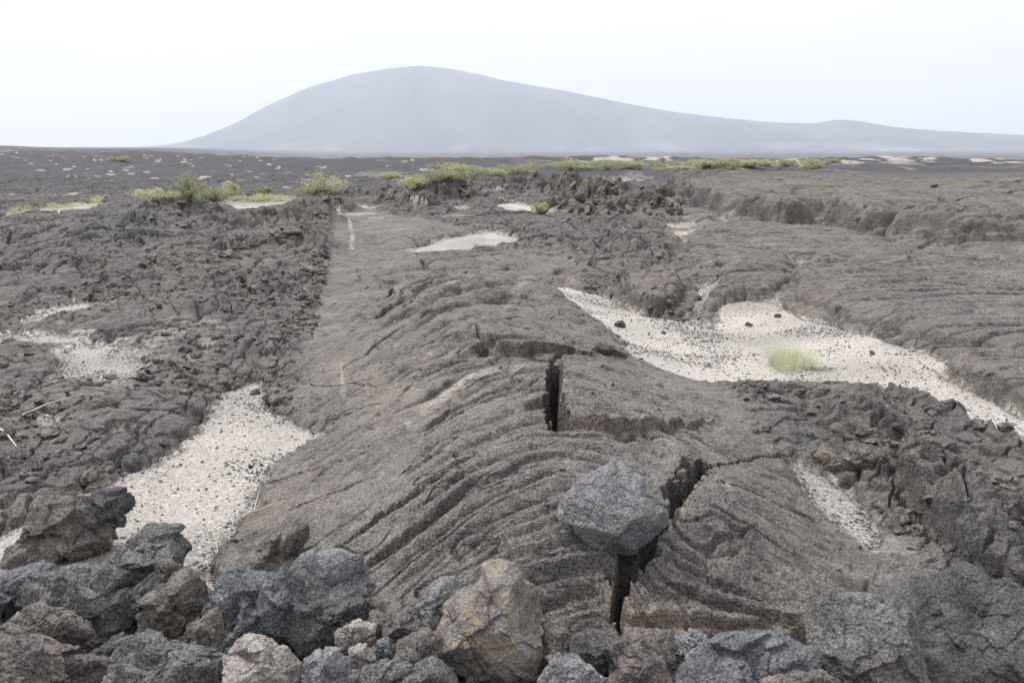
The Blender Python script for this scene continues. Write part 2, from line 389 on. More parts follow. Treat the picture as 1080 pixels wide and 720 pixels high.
# flow lines over the right slabs
RZ = sub([(725,242),(900,245),(1250,270),(1250,450),(1040,440),(860,335),(760,312),(715,290)])
w = box_of(RZ, .5); x, y = xs[w], ys[w]; m = sstep(0, .4, poly_sd(RZ, x, y))
ph = y * 5.2 + x * 1.1 + 1.8 * perlin(x * .30, y * .40, 81) + .25 * perlin(x * 1.6, y * 1.6, 82)
Z[w] += m * (.050 * (np.sqrt(np.abs(np.sin(ph * 1.4))) - .7) * sstep(-.3, .3, perlin(ph * .3, x * .35, 83)) + .022 * (np.sqrt(np.abs(np.sin(ph * 3.6 + .5 * perlin(x * 2, y * 2, 85)))) - .7))
Z[w] -= m * .05 * (1 - sstep(0, .07, np.abs(perlin(ph * .5, x * .25, 86))))
Z[w] += m * .022 * fbm(ph * 1.1, x * .6, 84, 3, .6, ridged=True)

# ---- mounds and clinker in the middle distance: (px, py base, rx, ry, h)
for k, (px, py, rx, ry, h, rot, fr, bc) in enumerate([
    (190,232,1.25,.9,.62,0,1.3,.35),(228,243,.9,.6,.3,0,1.8,.4),(160,240,1.0,.8,.3,0,1.5,.1),
    (300,240,1.7,.55,.34,.35,2.0,.7),(255,262,1.6,.45,.22,.25,2.0,.45),(345,222,1.4,.6,.42,.2,2.2,.8),(322,232,.9,.5,.3,.3,2.4,.8),
    (400,208,2.3,.7,.40,0,2.0,.8),(465,212,1.3,1.1,.78,0,1.2,.35),(440,216,.9,.8,.45,0,1.4,.3),(500,222,1.3,1.0,.38,-.3,1.2,.2),
    (540,200,2.4,1.0,.62,0,1.8,.9),(600,205,2.0,1.2,.85,0,1.8,1.0),(640,212,1.8,1.1,.75,-.1,1.8,1.0),(680,218,1.4,.9,.55,-.1,1.8,1.0),(575,198,1.6,1.0,.6,0,1.8,.9),(708,222,1.1,.7,.28,0,1.8,.9),
    (620,252,2.2,.7,.16,-.2,2.2,.2),(650,262,1.3,.5,.20,-.2,2.4,.1),(690,268,1.2,.5,.15,-.3,2.4,.2),(640,242,1.4,.5,.2,0,2.2,.15),
    (610,268,.9,.5,.16,-.3,2.4,.1),(680,282,.9,.4,.12,-.3,2.6,.4),
    (130,255,1.6,.6,.2,.2,1.6,.15),(60,250,1.8,.7,.22,.1,1.4,.1),(30,272,1.3,.5,.16,.1,1.8,.1),(90,285,1.2,.4,.14,.2,1.8,.1),(330,262,.7,.5,.2,.6,2.4,.7),
    (240,300,1.1,.4,.14,.5,2.2,.3),(170,300,1.0,.35,.12,.4,2.2,.2),(215,330,.7,.3,.12,.5,2.6,.2),(280,310,.8,.3,.14,.7,2.6,.3)]):
    w, kk = mound(px, py, rx, ry, h, 200 + 7 * k, rot, .5, fr)
    brown[w] = np.maximum(brown[w], bc * kk * (.6 + .4 * perlin(xs[w] * 1.1, ys[w] * 1.1, 300 + k)))
    rough[w] = np.maximum(rough[w], kk * .9)

# ---- lower right: ledges, valley and broken crust
ridge([(770,412),(820,415),(870,425),(915,440),(935,455)], .20, .07, 401)
ridge([(900,412),(950,420),(1010,435),(1080,468),(1150,500)], .20, .07, 402)
ridge([(935,478),(960,505),(1000,550),(1040,580),(1100,610)], .15, .12, 404)
ridge([(1000,520),(1040,545),(1100,560)], .15, .07, 406)
carve([(925,440),(950,462),(985,490),(1030,528),(1100,560)], .14, .12, .5, 407, False, .1)
carve([(938,500),(965,545),(1010,590),(1080,622)], .05, .10, .6, 408, False, .3)
carve([(930,420),(955,440),(1010,470),(1100,500)], .022, .06, .5, 409)
 
carve([(1000,385),(1030,390),(1080,388)], .02, .06, .5, 412)
ridge([(800,470),(840,480),(870,500)], .10, .05, 413); ridge([(860,445),(900,455),(930,462)], .12, .10, 414)
w = box_of(sub([(780,400),(1100,640)]), .3); x, y = xs[w], ys[w]
LR = sub([(760,405),(900,410),(1000,425),(1180,490),(1180,640),(1000,620),(930,560),(870,500),(820,470),(790,450)])
w = box_of(LR, .3); x, y = xs[w], ys[w]; m = sstep(-.05, .2, poly_sd(LR, x, y))
cr = worley(x * 5 + perlin(x * 3, y * 3, 421), y * 3.4, 422)
Z[w] -= m * .05 * (1 - sstep(0, .06, np.abs(perlin((x + y * .5) * 1.6, (y - x * .6) * 3.2 + .3 * perlin(x * 6, y * 6, 424), 425))))
Z[w] += m * (.014 * fbm((x + y * .7) * 2.2, (y - x * .7) * 6, 423, 4, .55, ridged=True) + .02 * (cr[2] - .5) * sstep(0, .12, cr[1] - cr[0]))
rough[w] = np.maximum(rough[w], m * .7)
w = box_of(sub([(940,500),(1080,625)]), .2); dd, _ = line_d(sub([(945,530),(975,565),(1020,597),(1080,620)]), xs[w], ys[w])
moss[w] = np.maximum(moss[w], (1 - sstep(.02, .13, dd)) * sstep(-.35, .2, perlin(xs[w] * 5, ys[w] * 5, 430)))
# front edge of the slab and of the gaps between ropes
carve([(352,582),(400,546),(452,512),(500,480),(545,464),(600,457)], .030, .07, .4, 440, True, .1)
carve([(372,606),(410,580),(455,548),(495,525),(540,508)], .022, .04, .4, 442, True, .1)
carve([(505,640),(540,618),(600,600),(640,592)], .02, .04, .4, 443, True, .1)
carve([(640,620),(600,628),(560,645),(545,662)], .018, .04, .4, 444, True, .1)
carve([(690,618),(720,634),(760,648),(800,656),(850,664)], .02, .05, .4, 445, True, .1)
for k, pl in enumerate([[(318,405),(345,408),(370,405),(402,406)],[(318,458),(350,442),(385,428),(410,424)],[(300,540),(350,520),(390,505)],
    [(725,500),(760,490),(800,482),(850,480)],[(740,512),(790,522),(840,545),(880,560)],[(470,480),(440,488),(420,505)],
    [(330,340),(380,345),(420,340)],
    [(455,300),(480,296),(520,298)],[(380,262),(420,250),(470,246)],
    [(860,630),(880,640),(910,642)],[(740,540),(800,570),(850,600)],[(700,600),(760,626),(800,640)]]):
    carve(pl, .009 if k not in (5,) else .013, .035, .8, 460 + 3 * k)
# lifted plates
block([(499,340),(512,331),(560,333),(600,339),(655,366),(640,376),(590,378),(550,379),(526,379),(509,360)], .11, .55, .83, 1.1, 501)
block([(592,388),(598,384),(640,386),(705,402),(760,440),(735,452),(690,458),(640,458),(606,454),(588,450)], .10, .75, .55, 1.3, 502)
block([(664,664),(650,628),(672,596),(690,570),(715,540),(742,508),(800,490),(880,540),(930,600),(900,655),(840,662),(760,667),(700,662)], .05, .8, .35, 1.4, 503)
block([(524,300),(528,290),(600,298),(620,318),(560,322),(530,318)], .05, .6, .6, .8, 504, col=.3)
# scarp where the slab breaks off above the boulder heap
fr = sub([(440,655),(500,662),(560,668),(610,674),(645,678),(700,672),(760,672),(830,672),(880,665),(960,650)])
w = box_of(fr, 1.0); dd, _ = line_d(fr, xs[w], ys[w]); f_y = np.interp(xs[w], fr[:, 0], fr[:, 1])
inx = sstep(fr[0, 0] - .1, fr[0, 0] + .1, xs[w]) * (1 - sstep(fr[-1, 0] - .1, fr[-1, 0], xs[w]))
Z[w] -= inx * .16 * sstep(-.02, .05, f_y - ys[w] + .03 * perlin(xs[w] * 7, ys[w] * 7, 510)) * (1 - sstep(.3, .9, f_y - ys[w]))
# open fissures
carve([(588,384),(584,395),(585,412),(582,428),(585,440),(590,455)], .046, .45, .40, 521, False, .65)
carve([(742,487),(730,500),(716,520),(702,546)], .060, .42, .6, 520, True, .6)
carve([(708,536),(694,562),(676,588),(664,600)], .032, .45, .5, 522, False, .6)
carve([(668,578),(662,596),(656,618),(653,640),(654,668)], .070, .42, .5, 523, False, .5, .25)
carve([(548,379),(580,381),(600,377),(650,372)], .02, .08, .5, 524); carve([(590,455),(640,461),(700,462)], .014, .06, .5, 525)
carve([(500,342),(508,360),(524,380),(548,382)], .016, .05, .5, 526); 

w = box_of(sub([(640,560),(720,680)]), .3)

# ---- heap of boulders: a low bank under them
bank = sub([(-100,640),(0,622),(120,615),(230,628),(330,650),(430,672),(520,690),(640,690),(760,690),(850,685),(900,660),(1000,640),(1180,640)])
by = np.interp(xs, bank[:, 0], bank[:, 1]).astype(F)
bk = sstep(0, .35, by - ys)
Z = Z * (1 - bk * .8) + bk * (-.06 + .02 * perlin(xs * 3, ys * 3, 530))

# ------------------------------------------------------------------ sand: level sheets that drown the low ground
SAND = [([(276,388),(262,398),(236,410),(218,430),(200,452),(150,490),(105,508),(60,530),(0,556),(-60,590),(-60,640),(100,640),(232,625),(232,592),(246,560),(264,530),(288,488),(318,466),(342,455),(312,440),(292,425),(282,405)], .13, .05, 0),
 ([(0,348),(60,320),(150,306),(185,316),(135,345),(160,385),(110,405),(85,425),(60,448),(15,448),(50,400),(62,360),(-60,362)], .085, .10, 1),
 ([(-80,560),(0,535),(60,518),(80,530),(20,570),(-80,600)], .09, .06, 1),
 ([(415,264),(440,258),(480,248),(515,243),(560,250),(530,256),(480,262),(440,268)], .12, .08, 0),
 ([(572,298),(600,299),(640,312),(680,330),(712,334),(745,343),(752,320),(775,314),(815,316),(860,335),(900,346),(960,362),(1000,378),(1000,396),(1080,436),(1180,460),(1180,500),(1080,474),(1010,440),(935,412),(880,404),(800,404),(740,402),(700,388),(665,376),(645,350),(605,318)], .13, .05, 0),
 ([(838,487),(862,491),(885,510),(908,532),(935,562),(915,575),(888,556),(864,524)], .085, .06, 0),
 ([(505,215),(540,211),(585,217),(606,224),(570,227),(520,222)], .3, .2, 0),
 ([(-60,222),(0,222),(50,216),(112,211),(108,217),(50,226),(-60,234)], .3, .2, 0),
 ([(222,214),(262,210),(322,208),(326,212),(262,220)], .3, .2, 0),
 ([(672,189),(718,189),(718,192),(672,192)], .5, .2, 0), ([(1048,291),(1100,297),(1100,301),(1050,294)], .2, .1, 0),
 ([(984,257),(1000,262),(1010,272),(992,266)], .12, .1, 1), ([(812,284),(860,281),(858,287),(818,289)], .14, .1, 1),
 ([(690,236),(745,226),(775,232),(745,244),(725,262),(705,262)], .07, .15, 1),
 ([(540,189),(600,190),(700,180),(760,176),(760,180),(640,194)], .1, .3, 1), ([(735,298),(760,300),(760,318),(735,340),(715,334)], .07, .08, 1),
 ([(470,180),(420,180),(360,188),(420,188)], .3, .3, 0)]
REL2 = REL + (.22 * far_amp * fbm(xs * .16, ys * .16, 11, 3)).astype(F)
SM = np.zeros(xs.shape, F)
for k, (pl, dep, soft, patchy) in enumerate(SAND):
    P = sub(pl); w = box_of(P, soft * 3 + .1); x, y = xs[w], ys[w]
    sc_ = 1 + rs[w] / 12
    d = poly_sd(P, x, y) + soft * (1.1 * perlin(x * 2.2 / sc_, y * 2.2 / sc_, 600 + k) + .8 * perlin(x * 8 / sc_, y * 8 / sc_, 640 + k) + .45 * perlin(x * 24 / sc_, y * 24 / sc_, 650 + k))
    m = sstep(-soft, soft * 2.2, d)
    if patchy: m = m * sstep(-.15, .35, perlin(x * 2.6 / sc_, y * 1.6 / sc_, 660 + k) + .4 * perlin(x * 7 / sc_, y * 5 / sc_, 670 + k) + .10)
    Zt = REL2[w] - .35 * dep - (.09 if not patchy else .075); zz = Z[w] - REL2[w]; Z[w] = Z[w] * (1 - m) + m * (Zt + zz * (.30 if not patchy else .75))
    SM[w] = np.maximum(SM[w], m)
S = REL2 - .030 - .05 * far_amp + .012 * perlin(xs * 1.7, ys * 1.7, 690) + .004 * perlin(xs * 7, ys * 7, 691) - .25 * (1 - sstep(.0, .35, SM)) - .05 * bk

fine = (.016 + .026 * rough) * fbm(xs * 9, ys * 9, 701, 3, .6, lim=(9, DRn)) * (1 + far_amp * 2.0)
Z += fine * (.75 - slabm * .42) * (1 - .6 * calm) * (1 - sstep(30, 70, rs))
nf = rowof(16)
Z[:nf] += (.0045 + .006 * rough[:nf]) * fbm(xs[:nf] * 34, ys[:nf] * 34, 702, 2, .6, lim=(34, DRn[:nf] * .6))
dust_n = perlin(xs * 2.1, ys * 2.1, 711) + .5 * perlin(xs * 7, ys * 7, 712)
# dusting of pale sand: beside the sand, in spots on the slab, a pale vein
dust = np.maximum(dust, .55 * sstep(.02, .5, SM) * sstep(-.2, .5, dust_n))
for pl, wd, am_ in [([(356,222),(368,236),(372,250),(371,264)], .055, .65), ([(440,445),(470,418),(500,400),(540,390)], .15, .5), ([(560,298),(530,330),(560,338)], .06, .3), ([(360,380),(362,420)], .02, .3),
                ([(205,342),(150,370),(110,405)], .3, .4), ([(240,345),(200,380)], .15, .35), ([(390,247),(440,243)], .15, .35), ([(470,300),(520,291),(560,295)], .12, .25), ([(880,520),(930,580)], .2, .3)]:
    P = sub(pl); w = box_of(P, wd * 2); dd, _ = line_d(P, xs[w], ys[w])
    dust[w] = np.maximum(dust[w], am_ * (1 - sstep(wd * .25, wd, dd + wd * .5 * perlin(xs[w] * 5, ys[w] * 5, 713))) * sstep(-.5, .3, dust_n[w] + .2))
dust = np.maximum(dust, .95 * sstep(.13, .0, Z - S) * sstep(.02, .2, SM + 0 * Z) * sstep(-.45, .35, dust_n + .5 * perlin(xs * 21, ys * 21, 714)))
dust = np.maximum(dust, .75 * left * np.maximum(lc, lc3) * sstep(-.1, .35, perlin(xs * .55, ys * .4, 715)) * (1 - sstep(14, 24, rs)))
DZ = sub([(-80,330),(60,303),(200,288),(330,325),(300,385),(160,430),(60,475),(-80,480)]); w = box_of(DZ, .6)
dz = sstep(-.2, .5, poly_sd(DZ, xs[w], ys[w])) * sstep(-.02, .42, perlin(uu[w] * 2.6, vv[w] * .8, 716) + .55 * perlin(uu[w] * 8, vv[w] * 3.5, 717)) * sstep(.24, .04, Z[w] - S[w])
dust[w] = np.maximum(dust[w], .9 * dz)
moss += (.5 * sstep(.35, .6, perlin(xs * 2.6, ys * 2.6, 721)) * sstep(.1, .5, perlin(xs * .8, ys * .8, 722))).astype(F)
brown += (.28 * sstep(-.1, .6, perlin(xs * .6, ys * .6, 731))).astype(F)

# ------------------------------------------------------------------ whole ground
ZG = np.zeros((NR, NT), F); A_b = np.zeros((NR, NT), F); A_d = np.zeros((NR, NT), F); A_r = np.ones((NR, NT), F) * .5; A_m = np.zeros((NR, NT), F)
ra = np.broadcast_to(rr[:, None], (NR, NT))
i0 = rowof(3.0)
far = slice(i0, NR)
xf, yf = X[far], Y[far]; rf = ra[far]
g = .22 * sstep(7, 30, rf) * fbm(xf * .16, yf * .16, 11, 3)
g = g + sstep(40, 120, rf) * (1 - sstep(400, 900, rf)) * (.55 * fbm(xf * .035, yf * .035, 801, 3, ridged=True) + .25 * fbm(xf * .14, yf * .14, 802, 3, ridged=True))
wf = worley((xf + .25 * perlin(xf * .9, yf * .9, 101)) * (.75 - .30 * sstep(2, 5, xf - .05 * yf)), (yf + .25 * perlin(xf * .9 + 40, yf * .9, 102)) * .75, 21)
g = g + (.20 * (np.sqrt(np.clip(1 - (wf[0] / .82) ** 2, 0, 1)) * (.5 + .8 * wf[2]) - .4)) * (1 - sstep(200, 400, rf)) * sstep(3, 14, rf)
wf = worley(xf * .21, yf * .19, 805)
g = g + .45 * sstep(40, 90, rf) * (1 - sstep(300, 600, rf)) * (np.sqrt(np.clip(1 - (wf[0] / .85) ** 2, 0, 1)) - .4)
g = g + .12 * fbm(xf * .8, yf * .8, 806, 3, ridged=True, lim=(.8, DRa[far])) * (1 - sstep(120, 220, rf)) * sstep(5, 30, rf)
g = g + .05 * fbm(xf * 2.5, yf * 2.5, 807, 2) * (1 - sstep(50, 90, rf)) * sstep(3, 10, rf)
# gentle rises: low swell on the left horizon, step on the right at about 120 m
g = g + sstep(500, 1100, rf) * (1 - sstep(1500, 2600, rf)) * 9 * sstep(.36, .60, -np.arctan2(xf, yf))
ang = np.arctan2(xf, yf)
g = g - sstep(100, 900, rf) ** .6 * 23 * sstep(-.36, -.16, ang + .03 * perlin(xf * .004, yf * .004, 809)) - sstep(300, 800, rf) * .6
ZG[far] = g
A_d[far] = sstep(.42, .52, fbm(xf * .11, yf * .05, 821, 4) + .10 * perlin(xf * .6, yf * .3, 822)) * sstep(45, 70, rf) * .8
A_d[far] = np.maximum(A_d[far], .95 * sstep(72, 88, rf) * (1 - sstep(118, 140, rf)) * sstep(-.02, .12, ang) * sstep(.02, .16, fbm(xf * .35, yf * .10, 825, 3)))
A_d[far] = np.maximum(A_d[far], .75 * sstep(150, 190, rf) * (1 - sstep(290, 380, rf)) * sstep(.0, .25, fbm(xf * .03, yf * .012, 823, 3) + .5 * (ang - .05)))
A_d[far] = np.maximum(A_d[far], .9 * sstep(.61, .69, perlin(xf * 1.1, yf * .8, 824) * (1 + .4 * perlin(xf * .1, yf * .1, 826))) * sstep(20, 30, rf) * sstep(-.6, .2, -ang - .05 * 0) * (ang < .0))
A_b[far] = .28 * sstep(-.1, .6, perlin(xf * .06, yf * .06, 831))
# blend the close window in
wr = (1 - sstep(52, 70, rs)) * (1 - sstep(50 * D2R, 55 * D2R, np.abs(ths)))
def blend(A, a): A[:R1, c0:c1] = A[:R1, c0:c1] * (1 - wr) + a * wr
blend(ZG, Z); blend(A_b, brown); blend(A_r, rough); blend(A_m, moss)
A_d[:R1, c0:c1] = np.maximum(A_d[:R1, c0:c1], dust * wr)
Zs = ZG[:R1, c0:c1]

def grid_mesh(name, V, faces, attrs=()):
    me = bpy.data.meshes.new(name)
    me.vertices.add(len(V)); me.vertices.foreach_set('co', np.ascontiguousarray(V, F).ravel())
    n = len(faces); k = faces.shape[1]
    me.loops.add(n * k); me.loops.foreach_set('vertex_index', np.ascontiguousarray(faces, np.int32).ravel())
    me.polygons.add(n); me.polygons.foreach_set('loop_start', np.arange(0, n * k, k, dtype=np.int32))
    me.polygons.foreach_set('use_smooth', np.ones(n, bool))
    me.update(calc_edges=True)
    for an, av in attrs:
        at = me.attributes.new(an, 'FLOAT', 'POINT'); at.data.foreach_set('value', np.ascontiguousarray(av, F).ravel())
    me.validate()
    return me

def link(name, me, mat=None, parent=None, kind=None, label=None, cat=None, group=None):
    o = bpy.data.objects.new(name, me); COL.objects.link(o)
    if mat is not None and me is not None and len(me.materials) == 0: me.materials.append(mat)
    if parent is not None: o.parent = parent
    for k, v in (('kind', kind), ('label', label), ('category', cat), ('group', group)):
        if v: o[k] = v
    return o

def quads(nr, nt, wrap=False):
    i = np.arange(nr - 1)[:, None]; j = np.arange(nt if wrap else nt - 1)[None, :]
    j2 = (j + 1) % nt
    return np.stack([i * nt + j, i * nt + j2, (i + 1) * nt + j2, (i + 1) * nt + j], -1).reshape(-1, 4)[:, ::-1]

# ------------------------------------------------------------------ materials
class NT_:
    def __init__(s, name):
        s.m = bpy.data.materials.new(name); s.m.use_nodes = True; s.t = s.m.node_tree; s.t.nodes.clear()
        s.out = s.t.nodes.new('ShaderNodeOutputMaterial'); s.b = s.t.nodes.new('ShaderNodeBsdfPrincipled')
        s.t.links.new(s.b.outputs[0], s.out.inputs[0]); s.b.inputs['Specular IOR Level'].default_value = .25
    def set(s, sock, v):
        if isinstance(v, (int, float)): sock.default_value = v
        elif isinstance(v, tuple): sock.default_value = v + (1,) if len(v) == 3 and sock.type == 'RGBA' else v
        else: s.t.links.new(v, sock)
    def n(s, t, **kw):
        nd = s.t.nodes.new(t)
        for k, v in kw.items(): setattr(nd, k, v)
        return nd
    def geo(s): return s.n('ShaderNodeNewGeometry').outputs['Position']
    def obj(s): return s.n('ShaderNodeTexCoord').outputs['Object']
    def mapping(s, v, scale):
        m = s.n('ShaderNodeMapping'); s.set(m.inputs['Vector'], v); m.inputs['Scale'].default_value = scale; return m.outputs[0]
    def noise(s, v, scale, detail=3, rough=.5, dist=0):
        n = s.n('ShaderNodeTexNoise'); s.set(n.inputs['Vector'], v); n.inputs['Scale'].default_value = scale; n.inputs['Detail'].default_value = detail
        n.inputs['Roughness'].default_value = rough; n.inputs['Distortion'].default_value = dist; return n.outputs['Fac']
    def voro(s, v, scale, feature='F1', rnd=1.0):
        n = s.n('ShaderNodeTexVoronoi', feature=feature); s.set(n.inputs['Vector'], v); n.inputs['Scale'].default_value = scale; n.inputs['Randomness'].default_value = rnd; return n
    def mr(s, v, a, b, c=0.0, d=1.0):
        n = s.n('ShaderNodeMapRange', interpolation_type='SMOOTHSTEP'); s.set(n.inputs['Value'], v)
        for k, q in zip(('From Min', 'From Max', 'To Min', 'To Max'), (a, b, c, d)): n.inputs[k].default_value = q
        return n.outputs['Result']
    def math(s, op, a, b=0.0):
        n = s.n('ShaderNodeMath', operation=op); s.set(n.inputs[0], a); s.set(n.inputs[1], b); return n.outputs[0]
    def mix(s, f, a, b, mode='MIX'):
        n = s.n('ShaderNodeMix', data_type='RGBA', blend_type=mode); s.set(n.inputs['Factor'], f); s.set(n.inputs['A'], a); s.set(n.inputs['B'], b); return n.outputs['Result']
    def attr(s, name): return s.n('ShaderNodeAttribute', attribute_name=name).outputs['Fac']
    def bump(s, h, strength=1.0, dist=.01, prev=None):
        n = s.n('ShaderNodeBump'); n.inputs['Strength'].default_value = strength; n.inputs['Distance'].default_value = dist; s.set(n.inputs['Height'], h)
        if prev is not None: s.set(n.inputs['Normal'], prev)
        return n.outputs[0]
    def fin(s, col, rough=.9, normal=None):
        s.set(s.b.inputs['Base Color'], col); s.set(s.b.inputs['Roughness'], rough)
        if normal is not None: s.set(s.b.inputs['Normal'], normal)
        return s.m

def lava_mat():
    k = NT_('lava_crust'); p = k.geo()
    n1 = k.noise(p, .35, 3); n2 = k.noise(p, 2.2, 4, .6); n3 = k.noise(p, 14, 4, .65); n4 = k.noise(p, 95, 3, .7); n5 = k.noise(p, 260, 2, .6)
    c = k.mix(k.mr(n2, .3, .7), (.066, .058, .055), (.139, .122, .113))
    c = k.mix(k.math('MULTIPLY', k.mr(n1, .42, .66), .5), c, (.072, .072, .079))
    c = k.mix(k.math('MULTIPLY', k.attr('rough'), .5), c, (.066, .064, .067))
    br = k.math('MULTIPLY', k.attr('brown'), k.mr(n3, .25, .65, .5, 1.0))
    c = k.mix(k.math('MINIMUM', br, .9), c, k.mix(k.mr(n2, .4, .6), (.135, .095, .075), (.26, .19, .135)))
    mo = k.math('MULTIPLY', k.attr('moss'), k.mr(n3, .4, .6))
    c = k.mix(k.math('MULTIPLY', mo, .6), c, (.20, .155, .065))
    ln = k.n('ShaderNodeVectorMath', operation='LENGTH'); k.set(ln.inputs[0], p); dr = ln.outputs['Value']
    fp = k.mapping(p, (.25, 1, 1)); fn = k.noise(fp, .006, 4, .6)
    c = k.mix(k.mr(dr, 180, 420), c, k.mix(k.mr(fn, .57, .62), (.035, .038, .042), (.50, .47, .42)))
    # grain
    c = k.mix(k.mr(n4, .35, .66), k.mix(.55, c, (.012, .011, .012)), k.mix(.24, c, (.40, .37, .35)))
    c = k.mix(k.math('MULTIPLY', k.mr(n3, .5, .75), .35), c, (.22, .205, .19))
    c = k.mix(k.math('MULTIPLY', k.mr(k.noise(p, 6.5, 6, .72, .5), .52, .60), .55), c, (.030, .028, .029))
    c = k.mix(k.math('MULTIPLY', k.mr(k.noise(p, 9.5, 6, .75, .4), .56, .66), .40), c, (.26, .235, .215))
    c = k.mix(k.math('MULTIPLY', k.attr('rough'), .5), c, (.034, .036, .043))
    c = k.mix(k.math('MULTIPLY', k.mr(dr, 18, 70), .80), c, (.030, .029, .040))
    # lichen and salt specks
    v = k.voro(p, 30); sp_ = k.math('MULTIPLY', k.mr(v.outputs['Distance'], .16, .08), k.mr(k.noise(p, 1.6, 2), .55, .7))
    c = k.mix(k.math('MULTIPLY', sp_, .5), c, (.45, .42, .38))
    du = k.math('MULTIPLY', k.attr('dust'), k.mr(k.noise(p, 26, 4, .75), .36, .6))
    c = k.mix(du, c, (.46, .42, .375))
    gz_ = k.n('ShaderNodeSeparateXYZ'); k.set(gz_.inputs[0], k.n('ShaderNodeNewGeometry').outputs['True Normal']); stp = k.mr(gz_.outputs[2], .75, .45)
    lay = k.math('MULTIPLY', k.noise(k.mapping(p, (3, 3, 26)), 1.0, 5, .7), stp)
    nb = k.bump(lay, .9, .08); nb = k.bump(k.noise(p, 4.5, 5, .65), .5, .10, nb); nb = k.bump(n3, .7, .04, nb); nb = k.bump(n4, .9, .008, nb); nb = k.bump(n5, .5, .002, nb)
    return k.fin(c, .88, nb)
def sand_mat():
    k = NT_('shell_sand'); p = k.geo()
    n1 = k.noise(p, .9, 3); n2 = k.noise(p, 9, 4, .7); n3 = k.noise(p, 60, 3, .7)
    c = k.mix(k.mr(n1, .35, .7), (.36, .332, .308), (.25, .232, .216))
    c = k.mix(k.math('MULTIPLY', k.mr(n2, .45, .75), .55), c, (.33, .29, .26))
    c = k.mix(k.mr(n3, .50, .66, 0, .75), c, (.12, .112, .108)); c = k.mix(k.mr(k.noise(p, 26, 4, .75), .52, .62, 0, .55), c, (.16, .148, .14))
    v = k.voro(p, 48); sp_ = k.math('MULTIPLY', k.mr(v.outputs['Distance'], .34, .2), k.mr(k.noise(p, 3.5, 3, .7), .3, .55))
    c = k.mix(k.math('MULTIPLY', sp_, .85), c, (.07, .065, .065))
    v2 = k.voro(p, 85); c = k.mix(k.math('MULTIPLY', k.mr(v2.outputs['Distance'], .3, .12), .5), c, (.78, .74, .68))
    gr = k.math('MULTIPLY', k.attr('grit'), k.mr(k.noise(p, 34, 5, .8), .42, .56)); c = k.mix(k.math('MINIMUM', gr, .85), c, (.10, .092, .088))
    nb = k.bump(n2, .5, .02); nb = k.bump(n3, .8, .006, nb); nb = k.bump(v2.outputs['Distance'], -.4, .004, nb)
    return k.fin(c, .95, nb)
def rock_mat(name, a, b, stain=None, sa=.5, speck=.35, spot=None):
    k = NT_(name); p = k.obj()
    n1 = k.noise(p, 4.0, 5, .62, .6); n2 = k.noise(p, 14, 5, .65, .3); n3 = k.noise(p, 120, 3, .7); n4 = k.noise(p, 380, 2, .6)
    c = k.mix(k.mr(n1, .40, .58), a, b)
    if stain: c = k.mix(k.math('MULTIPLY', k.mr(k.noise(p, 6.0, 5, .65, 1.0), .47, .60), sa), c, stain)
    if spot: c = k.mix(k.math('MULTIPLY', k.mr(k.noise(p, 9, 4, .7, 1.5), .55, .63), .85), c, spot)
    c = k.mix(k.math('MULTIPLY', k.mr(n2, .50, .66), .55), c, k.mix(.55, c, (.02, .02, .022)))
    c = k.mix(k.math('MULTIPLY', k.mr(k.noise(p, 22, 4, .7), .56, .70), .45), c, k.mix(.5, c, (.42, .42, .41)))
    c = k.mix(k.mr(n3, .38, .64), k.mix(.45, c, (.012, .012, .014)), k.mix(speck * .32, c, (.55, .55, .56)))
    v = k.voro(p, 90); c = k.mix(k.math('MULTIPLY', k.math('MULTIPLY', k.mr(v.outputs['Distance'], .22, .10), speck), k.mr(n1, .45, .6)), c, (.55, .54, .52))
    v3 = k.voro(p, 60); nb = k.bump(n2, .8, .03); nb = k.bump(k.mr(v3.outputs['Distance'], .1, .5), .4, .004, nb); nb = k.bump(n3, .9, .006, nb); nb = k.bump(n4, .5, .002, nb)
    return k.fin(c, .75, nb)
def flat_mat(name, col, rough=.8, var=.3, scale=8):
    k = NT_(name); p = k.obj(); c = k.mix(k.mr(k.noise(p, scale, 3), .3, .7), col, tuple(q * (1 - var) for q in col)); return k.fin(c, rough)

M = dict(
 lava=lava_mat(), sand=sand_mat(),
 blue=rock_mat('blue_grey_basalt', (.050, .056, .070), (.108, .114, .131), (.085, .065, .06), .4, .45),
 grey=rock_mat('grey_basalt', (.054, .054, .058), (.122, .119, .117), (.115, .09, .07), .5, .45),
 dark=rock_mat('dark_basalt', (.030, .030, .034), (.072, .070, .073), (.08, .06, .052), .4, .25),
 brown=rock_mat('brown_basalt', (.060, .049, .044), (.130, .110, .094), (.22, .175, .135), .6, .35, (.075, .045, .042)),
 red=rock_mat('reddish_scoria', (.070, .056, .055), (.125, .097, .090), (.18, .135, .12), .6, .35),
 ochre=rock_mat('ochre_basalt', (.135, .108, .097), (.215, .190, .172), (.31, .22, .14), .75, .35, (.17, .17, .19)),
 pink=rock_mat('pale_pink_scoria', (.20, .165, .15), (.36, .32, .285), (.18, .135, .14), .7, .55),
 pale=rock_mat('pale_grey_basalt', (.105, .110, .122), (.20, .205, .215), (.15, .115, .10), .5, .5),
 block=rock_mat('blue_grey_block', (.10, .106, .118), (.20, .207, .22), (.15, .108, .088), .6, .5),
 clink=rock_mat('rusty_clinker', (.10, .076, .065), (.18, .138, .114), (.26, .205, .16), .6, .25),
)

